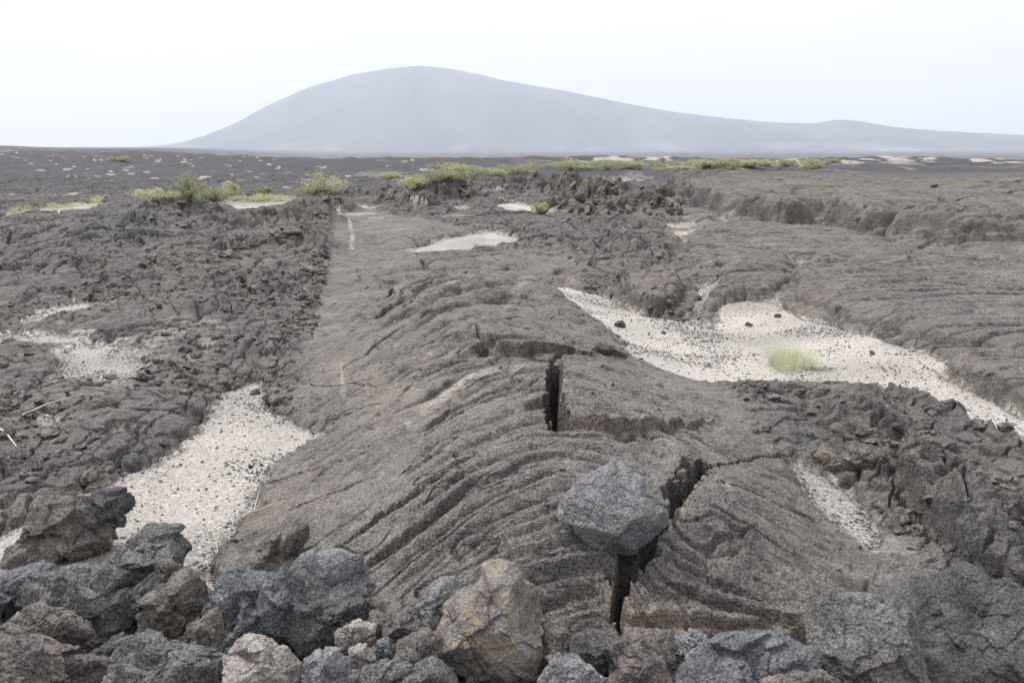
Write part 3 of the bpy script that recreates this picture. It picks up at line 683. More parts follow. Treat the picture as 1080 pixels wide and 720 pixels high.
# ------------------------------------------------------------------ build ground and sand
V = np.stack([X, Y, ZG], -1).reshape(-1, 3)
fc = quads(NR, NT, True)
me = grid_mesh('lava_ground', V, fc, (('brown', A_b), ('dust', A_d), ('rough', A_r), ('moss', A_m)))
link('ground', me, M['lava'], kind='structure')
del V, fc
keep = (S > Zs - .05) & (SM > .02)
kf = keep[:-1, :-1] | keep[1:, :-1] | keep[:-1, 1:] | keep[1:, 1:]
fq = quads(NRs, NTs).reshape(NRs - 1, NTs - 1, 4)[kf]
idx = np.unique(fq); mp = np.full(NRs * NTs, -1, np.int64); mp[idx] = np.arange(len(idx))
V = np.stack([xs, ys, S], -1).reshape(-1, 3)[idx]
grit = (.95 * (1 - sstep(.25, 1.0, SM)) + .5 * (1 - sstep(.0, .085, S - Zs)) + .45 * sstep(.0, .5, perlin(xs * 1.1, ys * 1.1, 695)) + .30 * (xs < -.5) + .5 * ((xs > 1.2) & (rs < 6.6))).ravel()[idx]
link('sand', grid_mesh('sand', V, mp[fq], (('grit', grit),)), M['sand'], kind='structure')
TOP = np.maximum(Zs, np.where(keep, S, -9))

def gz(x, y):
    """height of the ground (lava or sand) at x, y"""
    x = np.atleast_1d(np.asarray(x, float)); y = np.atleast_1d(np.asarray(y, float))
    r = np.hypot(x, y); t = np.arctan2(x, y)
    i = np.clip(np.searchsorted(rr, r) - 1, 0, NR - 2); j = np.clip(np.searchsorted(th, t) - 1, 0, NT - 2)
    fi = np.clip((r - rr[i]) / (rr[i + 1] - rr[i]), 0, 1); fj = np.clip((t - th[j]) / (th[j + 1] - th[j]), 0, 1)
    def get(A): return (A[i, j] * (1 - fi) * (1 - fj) + A[i + 1, j] * fi * (1 - fj) + A[i, j + 1] * (1 - fi) * fj + A[i + 1, j + 1] * fi * fj)
    z = get(FULL)
    return z
FULL = ZG.copy(); FULL[:R1, c0:c1] = np.where(wr > .9, TOP, ZG[:R1, c0:c1])
def hit(px, py):
    """photo pixel -> point on the built ground"""
    px = np.atleast_1d(np.asarray(px, float)); py = np.atleast_1d(np.asarray(py, float))
    d = ray(px, py); t = np.full(len(px), 2.0); done = np.zeros(len(px), bool)
    for _ in range(1400):
        p = d * t[:, None]; p[:, 2] += H
        done |= p[:, 2] <= gz(p[:, 0], p[:, 1])
        t = np.where(done, t, t * 1.0035)
        if done.all(): break
    p = d * t[:, None]; p[:, 2] = gz(p[:, 0], p[:, 1]); return p

# ------------------------------------------------------------------ rocks
_ico = {}
def ico(n):
    if n not in _ico:
        bm = bmesh.new(); bmesh.ops.create_icosphere(bm, subdivisions=n, radius=1.0)
        _ico[n] = (np.array([v.co[:] for v in bm.verts]), np.array([[v.index for v in f.verts] for f in bm.faces])); bm.free()
    return _ico[n]
def hull_planes(pts):
    bm = bmesh.new()
    for p in pts: bm.verts.new(p)
    bmesh.ops.convex_hull(bm, input=bm.verts[:]); bm.normal_update()
    nn = np.array([f.normal[:] for f in bm.faces]); dd = np.array([f.normal.dot(f.verts[0].co) for f in bm.faces]); bm.free()
    k = dd > 1e-4
    return nn[k], dd[k]
def star(pts, n, sharp=70, chips=0, seed=0):
    """directions -> surface radius inside the hull of pts, its edges slightly worn"""
    c = pts.mean(0); nn, dd = hull_planes(pts - c); D, Fc = ico(n)
    if chips:
        r3 = np.random.default_rng(seed + 999); v = r3.normal(size=(chips, 3)); v[:, 1] -= .5; v[:, 2] += .3; v /= np.linalg.norm(v, axis=1, keepdims=True)
        h = ((pts - c) @ v.T).max(0) * r3.uniform(.80, .96, chips); nn = np.vstack([nn, v]); dd = np.r_[dd, h]
    q = (D @ nn.T) / dd[None]
    q = np.maximum(q, 1e-3); r = 1 / ((q ** sharp).sum(1)) ** (1 / sharp)
    return c, D * r[:, None], Fc
def rough_up(P, size, seed, amp=1.0, pit=1.0, chip=True):
    n = P / (np.linalg.norm(P, axis=1, keepdims=True) + 1e-9)
    q = P / size
    d = .030 * fbm3(q * 1.9 + seed, seed, 3) + .026 * fbm3(q * 4.5 + seed, seed + 5, 5, .62, True) + .022 * fbm3(q * 15 + seed, seed + 9, 4, .65)
    if chip:
        rc = np.random.default_rng(seed + 555)
        for ns, off, tl in ((12, .045, .23), (60, .016, .18)):
            sd_ = P[rc.integers(len(P), size=ns)] / size; wq = q + .10 * np.stack([fbm3(q * 3 + 7 * a, seed + a, 2) for a in range(3)], -1)
            best = np.full(len(q), 1e9); dd_ = np.zeros(len(q)); tv = rc.normal(size=(ns, 3)) * tl; ov = rc.uniform(-off, off, ns)
            for a in range(ns):
                e_ = ((wq - sd_[a]) ** 2).sum(1); mk = e_ < best; best = np.where(mk, e_, best); dd_ = np.where(mk, ov[a] + np.clip((q - sd_[a]) @ tv[a], -.14, .10), dd_)
            d += dd_
    wv = worley3(q * 3.2 + fbm3(q * 4, seed + 3, 2)[:, None] * .4, seed + 2)
    d += .05 * (wv - .5)
    cu = worley3(q * 1.3 + .5 * fbm3(q * 3, seed + 4, 3)[:, None] + seed, seed + 8); d -= .10 * sstep(.30, .12, cu)
    if pit:
        wv = worley3(P / .018, seed + 6); d -= pit * .0022 / size * sstep(.45, .15, wv) * 1.0
    return P + n * (d * size * amp)[:, None]
def rock_px(outline, front=(), z=.1, mat='grey', label='', seed=1, amp=1.0, bulge=.5, sub_=None, group='boulders heaped along the near edge', name='boulder', rest=None, back=.55, chips=7, scale=1.0):
    """outline traced in the photo, put at its distance and given real size and thickness"""
    o = np.array(outline, float); c = o.mean(0)
    if rest is not None: ctr = hit([c[0]], [rest])[0]; d = ray(c[0], c[1]); t = ctr[1] / d[1]; ctr = d * t; ctr[2] += H
    else:
        x, y = plane(c[0], c[1], z); ctr = np.array([x, y, z], float)
    vd = ctr - np.array([0, 0, H]); dist = np.linalg.norm(vd); vd /= dist
    R_ = np.cross(vd, [0, 0, 1]); R_ /= np.linalg.norm(R_); U_ = np.cross(R_, vd)
    d0 = ray(c[0], c[1]); mpp = dist / np.linalg.norm(d0) / FPX
    e = o - c; size = math.sqrt(((e ** 2).sum(1)).mean()) * mpp
    r_ = np.random.default_rng(seed)
    pts = []
    for a, b in e: pts.append(R_ * a * mpp - U_ * b * mpp - vd * size * r_.uniform(-.12, .12))
    for a, b in e[::2]: pts.append((R_ * a - U_ * b) * mpp * .72 + vd * size * back * r_.uniform(.8, 1.2))
    if len(front):
        for fx, fy, fd in front: pts.append((R_ * (fx - c[0]) - U_ * (fy - c[1])) * mpp - vd * size * fd)
    else:
        for _ in range(5):
            k = r_.uniform(.1, .62); a = r_.uniform(0, 6.28); i = r_.integers(len(e)); q = e[i] * k
            pts.append((R_ * q[0] - U_ * q[1]) * mpp - vd * size * bulge * r_.uniform(.7, 1.25))
    pts = np.array(pts) * 1.07 * scale
    px_size = math.sqrt(((e ** 2).sum(1)).mean())
    n = sub_ or (7 if px_size > 38 else 6 if px_size > 11 else 5)
    cc, P, Fc = star(pts, n, 130, chips, seed)
    P = rough_up(P, size, seed, amp)
    me = grid_mesh(name, P, Fc); ob = link(name, me, M[mat], label=label, cat='rock', group=group)
    ob.location = ctr + cc
    return ob

G = None
ROCKS = [
 ([(0,600),(2,590),(14,570),(30,548),(45,530),(60,521),(78,522),(90,532),(86,548),(97,556),(113,570),(114,582),(100,592),(78,596),(52,602),(20,606)], [(40,560,.5),(75,555,.55),(60,585,.6),(95,575,.5),(25,585,.4)], .07, 'brown', 'knobbly brown and tan lava rock with a pinkish top on the far left sand'),
 ([(80,532),(86,522),(104,519),(122,522),(141,520),(140,534),(128,542),(125,553),(110,559),(97,552),(84,545)], (), .15, 'dark', 'dark scoria lump leaning on the knobbly brown rock and pointing at the sand'),
 ([(112,592),(118,578),(135,566),(160,559),(182,561),(196,570),(201,580),(200,592),(190,604),(150,616),(128,612),(116,602)], [(155,580,.4),(175,590,.6),(130,598,.5)], .08, 'grey', 'rounded grey rock lying on the sand above the left heap'),
 ([(-24,606),(0,603),(45,600),(60,606),(50,622),(30,630),(14,645),(-10,652),(-30,650)], (), .12, 'blue', 'flat bluish rock at the left border, above the notched grey boulder'),
 ([(38,614),(56,603),(100,598),(122,600),(131,612),(126,640),(116,675),(98,698),(60,690),(28,650),(22,638)], [(105,606,.2),(70,622,.5),(100,640,.6),(95,670,.5)], .14, 'grey', 'big grey boulder with a flat top tapering down to a wedge, left heap'),
 ([(0,650),(15,640),(36,641),(52,637),(75,650),(90,666),(97,690),(80,704),(50,698),(30,682),(8,664)], [(55,655,.5),(80,672,.6),(35,665,.4)], .19, 'brown', 'brown grey rock with a pale ridge set against the wedge shaped boulder'),
 ([(-24,656),(5,654),(25,664),(36,685),(52,698),(66,703),(92,704),(112,708),(124,724),(104,752),(-24,752)], (), .22, 'red', 'broad reddish brown rock filling the bottom left corner'),
 ([(122,634),(140,622),(158,612),(168,608),(170,620),(154,640),(150,660),(134,674),(120,667),(118,645)], (), .10, 'dark', 'dark pointed rock in the gap right of the wedge shaped boulder'),
 ([(150,642),(152,628),(163,620),(173,622),(178,610),(190,599),(205,598),(217,608),(224,630),(217,650),(205,666),(190,670),(168,668),(152,660)], [(190,620,.5),(172,640,.6),(200,640,.4)], .13, 'brown', 'lumpy brown grey rock with a domed top, middle of the left heap'),
 ([(166,592),(182,590),(193,598),(184,608),(173,624),(166,612)], (), .10, 'red', 'small reddish stone perched behind the domed lumpy rock'),
 ([(192,675),(200,660),(215,648),(228,642),(233,655),(232,680),(224,696),(208,696),(196,684)], (), .17, 'brown', 'smooth egg shaped brown stone wedged against the big dark boulder'),
 ([(222,624),(233,612),(245,600),(256,598),(270,606),(294,606),(312,625),(322,655),(312,686),(290,690),(262,682),(246,698),(229,704),(226,660)], [(250,615,.4),(262,650,.75),(245,680,.4),(295,640,.4)], .14, 'blue', 'big dark bluish boulder with a steep rough face, centre of the left heap'),
 ([(298,600),(306,592),(322,587),(360,590),(376,594),(388,610),(394,622),(386,634),(368,642),(345,652),(320,640),(298,628),(290,612)], [(350,612,.1),(345,645,.3),(310,606,.1),(385,622,.2)], .16, 'pale', 'pale blue grey slab with a flat sloping top, highest of the left heap'),
 ([(300,634),(322,638),(345,650),(370,642),(388,634),(389,650),(372,662),(352,688),(318,692),(300,670)], (), .12, 'dark', 'dark cracked rock under the pale blue grey slab'),
 ([(258,604),(243,603),(262,585),(285,568),(300,555),(312,552),(323,560),(322,572),(308,584),(295,598),(278,608)], [(290,578,.4),(308,566,.3),(268,596,.4)], .08, 'brown', 'pointed brown rock with a grey tip, leaning on the lava slab above the heap'),
 ([(232,706),(245,696),(255,690),(264,672),(276,669),(292,682),(301,692),(312,703),(315,746),(235,746)], [(278,700,.6),(255,715,.6),(295,715,.5)], .24, 'pink', 'cream and pink crumbly rock at the bottom edge of the left heap'),
 ([(118,724),(126,696),(138,672),(150,662),(166,670),(190,682),(215,700),(236,708),(240,752),(110,752)], [(155,690,.5),(195,710,.6),(150,725,.6)], .24, 'grey', 'grey boulder with a pale patch at the bottom edge, left of the cream one'),
 ([(98,702),(104,685),(118,675),(134,672),(132,692),(122,708),(108,708)], (), .15, 'dark', 'small dark stone below the pointed dark rock in the left heap'),
 ([(352,668),(356,659),(372,655),(388,656),(395,664),(392,676),(375,684),(360,682)], (), .17, 'pink', 'small round tan and pink cobble right under the dark cracked rock'),
 ([(365,698),(368,684),(380,680),(393,682),(396,694),(387,703),(370,702)], (), .19, 'pink', 'smallest pink cobble, under the round tan one'),
 ([(316,735),(322,698),(338,684),(360,684),(365,700),(362,738),(340,748)], [(345,695,.4),(338,715,.6)], .22, 'pale', 'grey squared stone with a light flat top at the bottom edge'),
 ([(405,667),(409,645),(425,645),(450,659),(454,667),(432,674),(415,680),(405,674)], [(420,662,.6)], .15, 'red', 'angular reddish brown stone left of the ochre boulder'),
 ([(434,642),(455,628),(462,612),(478,606),(486,625),(480,645),(468,670),(455,664),(440,654)], (), .12, 'pale', 'granular grey rock peeping out behind the ochre boulder'),
 ([(418,692),(422,676),(440,668),(457,663),(466,674),(464,694),(442,702),(425,702)], (), .18, 'red', 'dark purplish pitted stone touching the ochre boulder'),
 ([(382,722),(386,704),(402,694),(424,693),(436,704),(440,744),(384,744)], (), .22, 'grey', 'grey pitted stone at the bottom edge, below the small blue one'),
 ([(430,722),(436,702),(460,696),(476,706),(482,732),(474,750),(430,750)], (), .24, 'grey', 'dark grey stone at the bottom edge, left of the ochre boulder foot'),
 ([(391,690),(395,677),(408,673),(420,682),(419,694),(403,699)], (), .17, 'blue', 'small blue grey stone between the pink cobble and the purplish stone'),
 ([(464,685),(465,665),(472,642),(490,625),(505,612),(512,598),(527,596),(545,602),(558,616),(570,632),(573,650),(570,690),(556,710),(540,726),(515,726),(492,714),(474,700)], [(500,640,.55),(545,640,.5),(520,680,.75),(485,680,.45),(550,690,.5),(527,612,.25)], .19, 'ochre', 'large upright ochre and grey boulder in the middle of the heap'),
 ([(386,662),(391,650),(405,655),(413,668),(402,674),(389,674)], (), .13, 'grey', 'small grey stone left of the angular reddish one'),
 ([(418,652),(425,642),(437,639),(447,649),(440,660),(428,657)], (), .10, 'grey', 'small stone behind the angular reddish brown one'),
 ([(570,694),(574,662),(588,656),(606,672),(606,692),(586,702)], (), .12, 'brown', 'rough brown stone just right of the ochre boulder'),
 ([(602,694),(606,674),(625,671),(647,676),(650,702),(640,714),(620,708)], (), .12, 'dark', 'dark pitted stone at the mouth of the long fissure'),
 ([(570,708),(580,690),(597,692),(616,704),(642,713),(650,732),(642,752),(572,752)], (), .20, 'pale', 'pale grey rounded stone at the bottom edge, right of the ochre boulder'),
 ([(643,702),(645,681),(660,666),(690,663),(709,668),(717,690),(714,716),(702,744),(660,748),(645,722)], [(675,680,.4),(690,705,.6),(660,710,.5)], .17, 'red', 'reddish grey boulder under the end of the long fissure'),
 ([(706,682),(715,668),(735,665),(746,675),(748,690),(737,702),(718,700)], (), .15, 'pale', 'small light grey stone between the reddish boulder and the angular blue one'),
 ([(704,726),(720,705),(740,690),(757,674),(772,666),(792,661),(820,669),(843,680),(860,702),(852,714),(822,722),(800,748),(704,750)], [(790,672,.2),(782,700,.55),(770,735,.6),(830,690,.3)], .20, 'blue', 'angular blue grey boulder with a light left face at the bottom edge'),
 ([(812,724),(835,709),(860,706),(882,712),(892,750),(810,750)], (), .26, 'red', 'low reddish stone at the bottom edge, below the big dark boulder'),
 ([(850,662),(862,645),(888,630),(910,627),(945,630),(968,650),(972,700),(968,750),(888,750),(868,716),(854,690)], [(890,650,.3),(920,680,.55),(940,720,.6),(880,690,.4)], .22, 'grey', 'big grey boulder at the lower right, touching the left side of the massive dark one'),
 ([(930,650),(952,628),(968,618),(985,604),(1002,599),(1024,602),(1048,615),(1085,622),(1140,645),(1150,752),(960,752),(945,700)], [(1000,625,.25),(1010,670,.5),(1070,690,.55),(980,720,.5)], .24, 'dark', 'massive dark grey boulder filling the bottom right corner'),
]
for i, (ol, fr_, z, mt, lb) in enumerate(ROCKS):
    rock_px(ol, fr_, z - .02, mt, lb, seed=11 + i * 3 + (400 if 'massive' in lb else 0), amp=.55 if ('ochre and grey' in lb or 'massive' in lb) else 1.0)
rock_px([(585,537),(592,524),(600,517),(622,510),(640,498),(641,486),(655,484),(661,492),(678,502),(692,520),(704,535),(706,550),(690,562),(674,582),(662,586),(645,582),(625,578),(610,562),(590,550)],
        [(668,546,.85),(642,512,.45),(652,566,.75),(612,535,.4),(700,537,.25)], mat='block', label='angular grey lava block lying alone across the long fissure of the slab', seed=91, amp=.42, group=None, rest=572, chips=0, scale=.92)
rock_px([(855,483),(868,471),(900,465),(930,476),(946,488),(932,499),(900,504),(868,498)], (), mat='brown', label='flat brown crust plate lying in the gravel hollow right of the slab', seed=93, group=None, rest=494, amp=1.2, bulge=.3)
rock_px([(876,452),(900,446),(925,450),(938,462),(930,472),(905,470),(884,466)], (), mat='brown', label='broken brown crust lip just above the flat plate in the gravel hollow', seed=94, group=None, rest=466, amp=1.2, bulge=.3)
rock_px([(624,366),(634,361),(650,366),(660,374),(650,379),(632,374)], (), mat='red', label='small dark red stone on the slab beside the right sand', seed=95, group=None, rest=374)
rock_px([(648,340),(656,338),(660,345),(650,347)], (), mat='dark', label='tiny dark stone at the left edge of the right sand tongue', seed=96, group=None, rest=345)

# smaller stones wedged deeper in the heap
r_ = np.random.default_rng(5)
def small_rock(x, y, z, size, mat, label, group, seed, n=4, name='stone', cat='rock', squash=.75, amp=1.2):
    r2 = np.random.default_rng(seed); p = r2.normal(size=(11, 3)); p /= np.linalg.norm(p, axis=1, keepdims=True)
    p *= r2.uniform(.8, 1.15, (11, 1)) * np.array([1, r2.uniform(.65, 1), squash]) * size
    cc, P, Fc = star(p, n, 20); P = rough_up(P, size, seed, amp, 0, False)
    ob = link(name, grid_mesh(name, P, Fc), M[mat], label=label, cat=cat, group=group); ob.location = (x, y, z); ob.rotation_euler = (0, 0, r2.uniform(0, 6.28)); return ob
for k in range(170):
    px = r_.uniform(-20, 1090); py = np.interp(px, [0, 230, 430, 640, 850, 1090], [640, 650, 685, 695, 700, 680]) + r_.uniform(-4, 55)
    x, y = plane(px, py, .06); small_rock(float(x), float(y), -.03 + r_.uniform(-.02, .07), .028 + .06 * r_.random(), ['dark', 'dark', 'brown', 'dark', 'blue'][k % 5], 'small dark stone wedged in the shade between the boulders of the heap', 'small stones in the gaps of the boulder heap', 900 + k)

# clinker slabs of the rusty ridge in the middle distance
r_ = np.random.default_rng(15)
def clinker(k, px, py, size):
    p = hit([px], [py])[0]
    r2 = np.random.default_rng(3000 + k)
    pp = r2.uniform(-1, 1, (12, 3)) * np.array([1.0, .22, .7]) * size; pp[:, 1] += .35 * pp[:, 0] ** 2 / size
    cc, P, Fc = star(pp, 4, 18); P = rough_up(P, size, 40 + k, 1.6, 0, False)
    ob = link('lava_slab', grid_mesh('lava_slab', P, Fc), M['clink' if r2.random() < .7 else 'brown'], label='rusty brown upturned lava slab in the jumbled ridge beyond the big slab', cat='lava slab', group='upturned lava slabs of the rusty ridge', kind='thing')
    ob.location = (p[0], p[1], p[2] + size * .25); ob.rotation_euler = (r2.uniform(-.9, .9), r2.uniform(-1.2, 1.2), r2.uniform(0, 6.28))
for k in range(150):
    px = r_.uniform(545, 722) if k < 100 else r_.uniform(395, 560); lo = np.interp(px, [395, 540, 600, 700, 722], [196, 187, 186, 204, 214]); hi = np.interp(px, [395, 540, 600, 720], [216, 212, 226, 232])
    clinker(k, px, r_.uniform(lo, hi), .10 + .20 * r_.random() ** 2)
for k in range(60):
    q = r_.random(); px, py = [(r_.normal(190, 22), r_.normal(228, 10)), (290 + 70 * q + r_.normal(0, 6), 252 - 38 * q + r_.normal(0, 5)), (230 + 80 * q, 268 - 18 * q + r_.normal(0, 4))][k % 3]
    sz = .05 + .13 * r_.random() ** 2; p = hit([px], [py])[0]; small_rock(p[0], p[1], p[2] + sz * .15, sz, ['clink', 'brown'][k % 2], 'brown clinker chunk on the low ridges left of the big slab', 'clinker chunks along the low left ridges', 5000 + k, 4, 'stone', 'rock', .5, 2.0)
# loose blocks
for k, (px, py, sz, mt, lb) in enumerate([(283,424,.07,'grey','loose grey stone on the left sand beside the slab edge, largest of that cluster'),(297,421,.045,'grey','small grey stone at the slab edge, right of the largest loose one'),(270,416,.05,'dark','dark stone on the left sand, above the loose cluster'),
    (264,494,.035,'dark','little dark stone near the middle of the left sand'),(172,470,.04,'grey','small grey stone at the upper rim of the left sand'),(340,272,.12,'dark','dark block on the far left rim of the slab'),(884,330,.06,'dark','dark pebble at the far rim of the right sand'),
    (790,344,.05,'dark','dark stone on the pale sand beside the grass tuft'),(820,335,.045,'brown','brown stone at the upper rim of the right sand'),(920,374,.05,'brown','brown stone on the right sand towards the border'),(700,352,.03,'dark','tiny dark stone on the bright sand tongue'),
    (905,232,.1,'clink','rusty block at the front of the lobed lava on the right'),(985,198,.12,'brown','brown block on the far lobed lava at the right')]):
    p = hit([px], [py])[0]; small_rock(p[0], p[1], p[2] + sz * .25, sz, mt, lb, None, 6000 + k, 5, 'loose_stone')

# gravel and rubble: nobody could count it
def scatter(name, pts, sizes, mat, seed, n=1, squash=.6):
    r2 = np.random.default_rng(seed); D, Fc = ico(n); m = len(pts)
    a = r2.uniform(0, 6.28, m); sc3 = np.stack([r2.uniform(.7, 1.3, m), r2.uniform(.6, 1.1, m), r2.uniform(.4, .9, m) * squash / .6], -1) * sizes[:, None]
    Vv = D[None] * sc3[:, None] * (1 + r2.uniform(-.28, .28, (m, len(D), 1)))
    tx = r2.uniform(-.5, .5, m); Vv[..., 2] += Vv[..., 0] * tx[:, None]
    ca, sa = np.cos(a)[:, None], np.sin(a)[:, None]
    x = Vv[..., 0] * ca - Vv[..., 1] * sa; y = Vv[..., 0] * sa + Vv[..., 1] * ca
    W = np.stack([x, y, Vv[..., 2]], -1) + pts[:, None]
    Fa = (Fc[None] + (np.arange(m) * len(D))[:, None, None]).reshape(-1, 3)
    me = grid_mesh(name, W.reshape(-1, 3), Fa); me.polygons.foreach_set('use_smooth', np.zeros(len(Fa), bool))
    return link(name, me, M[mat], kind='stuff')
def pick(n, wgt, seed):
    """random ground points, weighted by a field over the close grid"""
    r2 = np.random.default_rng(seed); area = (rs ** 1.0) * np.gradient(rr[:R1])[:, None] * np.gradient(thn)[None] * rs ** -.9
    p = np.clip(wgt * area, 0, None).ravel(); cs = np.cumsum(p, dtype=np.float64); i = np.searchsorted(cs, r2.uniform(0, cs[-1], n)); i = np.clip(i, 0, len(p) - 1)
    x = xs.ravel()[i]; y = ys.ravel()[i]; z = TOP.ravel()[i]; return np.stack([x, y, z], -1), rs.ravel()[i]
near = (rs > 2.7) & (rs < 16) & (np.abs(ths) < .62)
sandvis = keep & (S > Zs + .001) & near
cl = sstep(-.3, .5, perlin(xs * 1.4, ys * 1.4, 951))
for nm, cnt, lo, hi, mt, sd in (('dark_gravel', 6000, .0012, .008, 'dark', 1), ('grey_gravel', 12000, .0014, .010, 'grey', 2), ('pale_gravel', 9000, .002, .009, 'pink', 3)):
    p, r = pick(cnt, sandvis * (.10 + cl * cl + .8 * (1 - sstep(.0, .05, S - Zs)) + .7 * (1 - sstep(.3, .95, SM))), 40 + sd); s_ = (lo + (hi - lo) * np.random.default_rng(sd).random(cnt) ** 5) * (1 + r / 25)
    p[:, 2] += s_ * .2; scatter(nm, p, s_, mt, sd)
lv = near * (Zs > S) * (left * sstep(-.1, .5, perlin(xs * .9, ys * .9, 952)) + .25 * sstep(.3, 1, SM) + .0)
edge = near * (Zs > S) * np.clip(1 - np.abs(slab + .12) / .16, 0, 1) * (xs < 0)
LRm = near * np.zeros_like(xs); w_ = box_of(LR, .1); LRm[w_] = (poly_sd(LR, xs[w_], ys[w_]) > 0) * sstep(-.1, .4, perlin(xs[w_] * 2, ys[w_] * 2, 953))
p, r = pick(5200, lv + edge * 2.0 + LRm * .8, 61); s_ = (.004 + .034 * np.random.default_rng(9).random(5200) ** 5) * (1 + r / 25); p[:, 2] += s_ * .15; scatter('lava_rubble', p, s_, 'lava', 5, 2)
p, r = pick(1500, lv + edge, 62); s_ = (.006 + .04 * np.random.default_rng(10).random(1500) ** 5) * (1 + r / 25); p[:, 2] += s_ * .15; scatter('brown_rubble', p, s_, 'brown', 6, 2)
p, r = pick(900, near * slabm * (Zs > S) * sstep(-.1, .5, perlin(xs * 1.1, ys * 1.1, 954)), 63); s_ = (.002 + .008 * np.random.default_rng(11).random(900) ** 3) * (1 + r / 12); p[:, 2] += s_ * .3; scatter('slab_grit', p, s_, 'grey', 7)

# ------------------------------------------------------------------ shrubs and grass
def leaf_mat(name, a, b):
    k = NT_(name); p = k.geo(); c = k.mix(k.mr(k.noise(p, 3.0, 3), .35, .65), a, b); c = k.mix(k.mr(k.noise(p, 30, 2), .4, .6, 0, .4), c, tuple(q * .6 for q in a))
    k.b.inputs['Transmission Weight'].default_value = 0
    m = k.fin(c, .7)
    tr = k.n('ShaderNodeBsdfTranslucent'); k.set(tr.inputs['Color'], c); mx = k.n('ShaderNodeMixShader'); mx.inputs[0].default_value = .35
    k.t.links.new(k.b.outputs[0], mx.inputs[1]); k.t.links.new(tr.outputs[0], mx.inputs[2]); k.t.links.new(mx.outputs[0], k.out.inputs[0]); return m
M['leaf'] = leaf_mat('shrub_leaves', (.29, .31, .18), (.42, .42, .28))
M['leafy'] = leaf_mat('yellow_green_leaves', (.42, .42, .24), (.54, .53, .35))
M['straw'] = leaf_mat('dry_leaves', (.42, .39, .24), (.50, .48, .32))
M['blade'] = leaf_mat('pale_grass_blades', (.58, .60, .44), (.72, .72, .56))
M['twig'] = flat_mat('dead_twig', (.34, .30, .26)); M['palet'] = flat_mat('bleached_twig', (.62, .59, .55)); M['stem'] = flat_mat('woody_stem', (.16, .12, .08))
def tube(path, r0, r1, seg=6):
    path = np.array(path, float); V = []; n = len(path)
    for i in range(n):
        d = path[min(i + 1, n - 1)] - path[max(i - 1, 0)]; d /= np.linalg.norm(d) + 1e-9
        a = np.cross(d, [0.3, .2, 1.0]); a /= np.linalg.norm(a) + 1e-9; b = np.cross(d, a); r = r0 + (r1 - r0) * i / (n - 1)
        for s in range(seg): V.append(path[i] + r * (a * math.cos(6.283 * s / seg) + b * math.sin(6.283 * s / seg)))
    Fq = [[i * seg + s, i * seg + (s + 1) % seg, (i + 1) * seg + (s + 1) % seg, (i + 1) * seg + s] for i in range(n - 1) for s in range(seg)]
    return np.array(V), np.array(Fq)
def join(parts):
    V = []; Fq = []; o = 0
    for v, f in parts: V.append(v); Fq.append(f + o); o += len(v)
    return np.vstack(V), np.vstack(Fq)
def shrub(px, py, wpx, hpx, mat, label, seed, group='shrubs on the lava plain', nl=1500):
    hpx *= .88
    p = hit([px], [py])[0]; dist = math.hypot(p[0], p[1]); mpp = dist / FPX; W = wpx * mpp / 2; Hh = hpx * mpp
    r2 = np.random.default_rng(seed)
    root = bpy.data.objects.new('shrub', None); COL.objects.link(root); root.location = p; root['label'] = label; root['category'] = 'shrub'; root['group'] = group
    wpx0 = wpx; W *= 1.12; nst = 16; tips = []; parts = []
    for i in range(nst):
        a = r2.uniform(0, 6.283); k = math.sqrt(r2.uniform(0, 1)); tip = np.array([math.cos(a) * k * W * .95, math.sin(a) * k * W * .8, Hh * r2.uniform(.6, 1.0) * (1 - .45 * k * k)])
        mid = tip * np.array([.4, .4, .6]); parts.append(tube([(0, 0, -.08), mid * .5, mid, tip], .012 + Hh * .012, .004, 4)); tips.append(tip)
        tips.append(mid + r2.normal(size=3) * np.array([W * .3, W * .3, Hh * .1]))
    V, Fq = join(parts); link('stem', grid_mesh('stem', V, Fq), M['stem'], root)
    c = np.array(tips)[r2.integers(len(tips), size=nl)] + r2.normal(size=(nl, 3)) * np.array([W * .12, W * .12, Hh * .12]); c[:, 2] = np.clip(c[:, 2], Hh * .02, None)
    L = r2.uniform(.02, .045, nl) * (.6 + dist / 70); dr = r2.normal(size=(nl, 3)); dr[:, 2] = np.abs(dr[:, 2]) + .5; dr /= np.linalg.norm(dr, axis=1, keepdims=True)
    sd = np.cross(dr, r2.normal(size=(nl, 3))); sd /= np.linalg.norm(sd, axis=1, keepdims=True)
    V = np.stack([c - dr * L[:, None], c + sd * L[:, None] * .35, c + dr * L[:, None], c - sd * L[:, None] * .35], 1).reshape(-1, 3)
    Fq = np.arange(nl * 4).reshape(-1, 4)
    link('foliage', grid_mesh('foliage', V, Fq), M[mat], root)
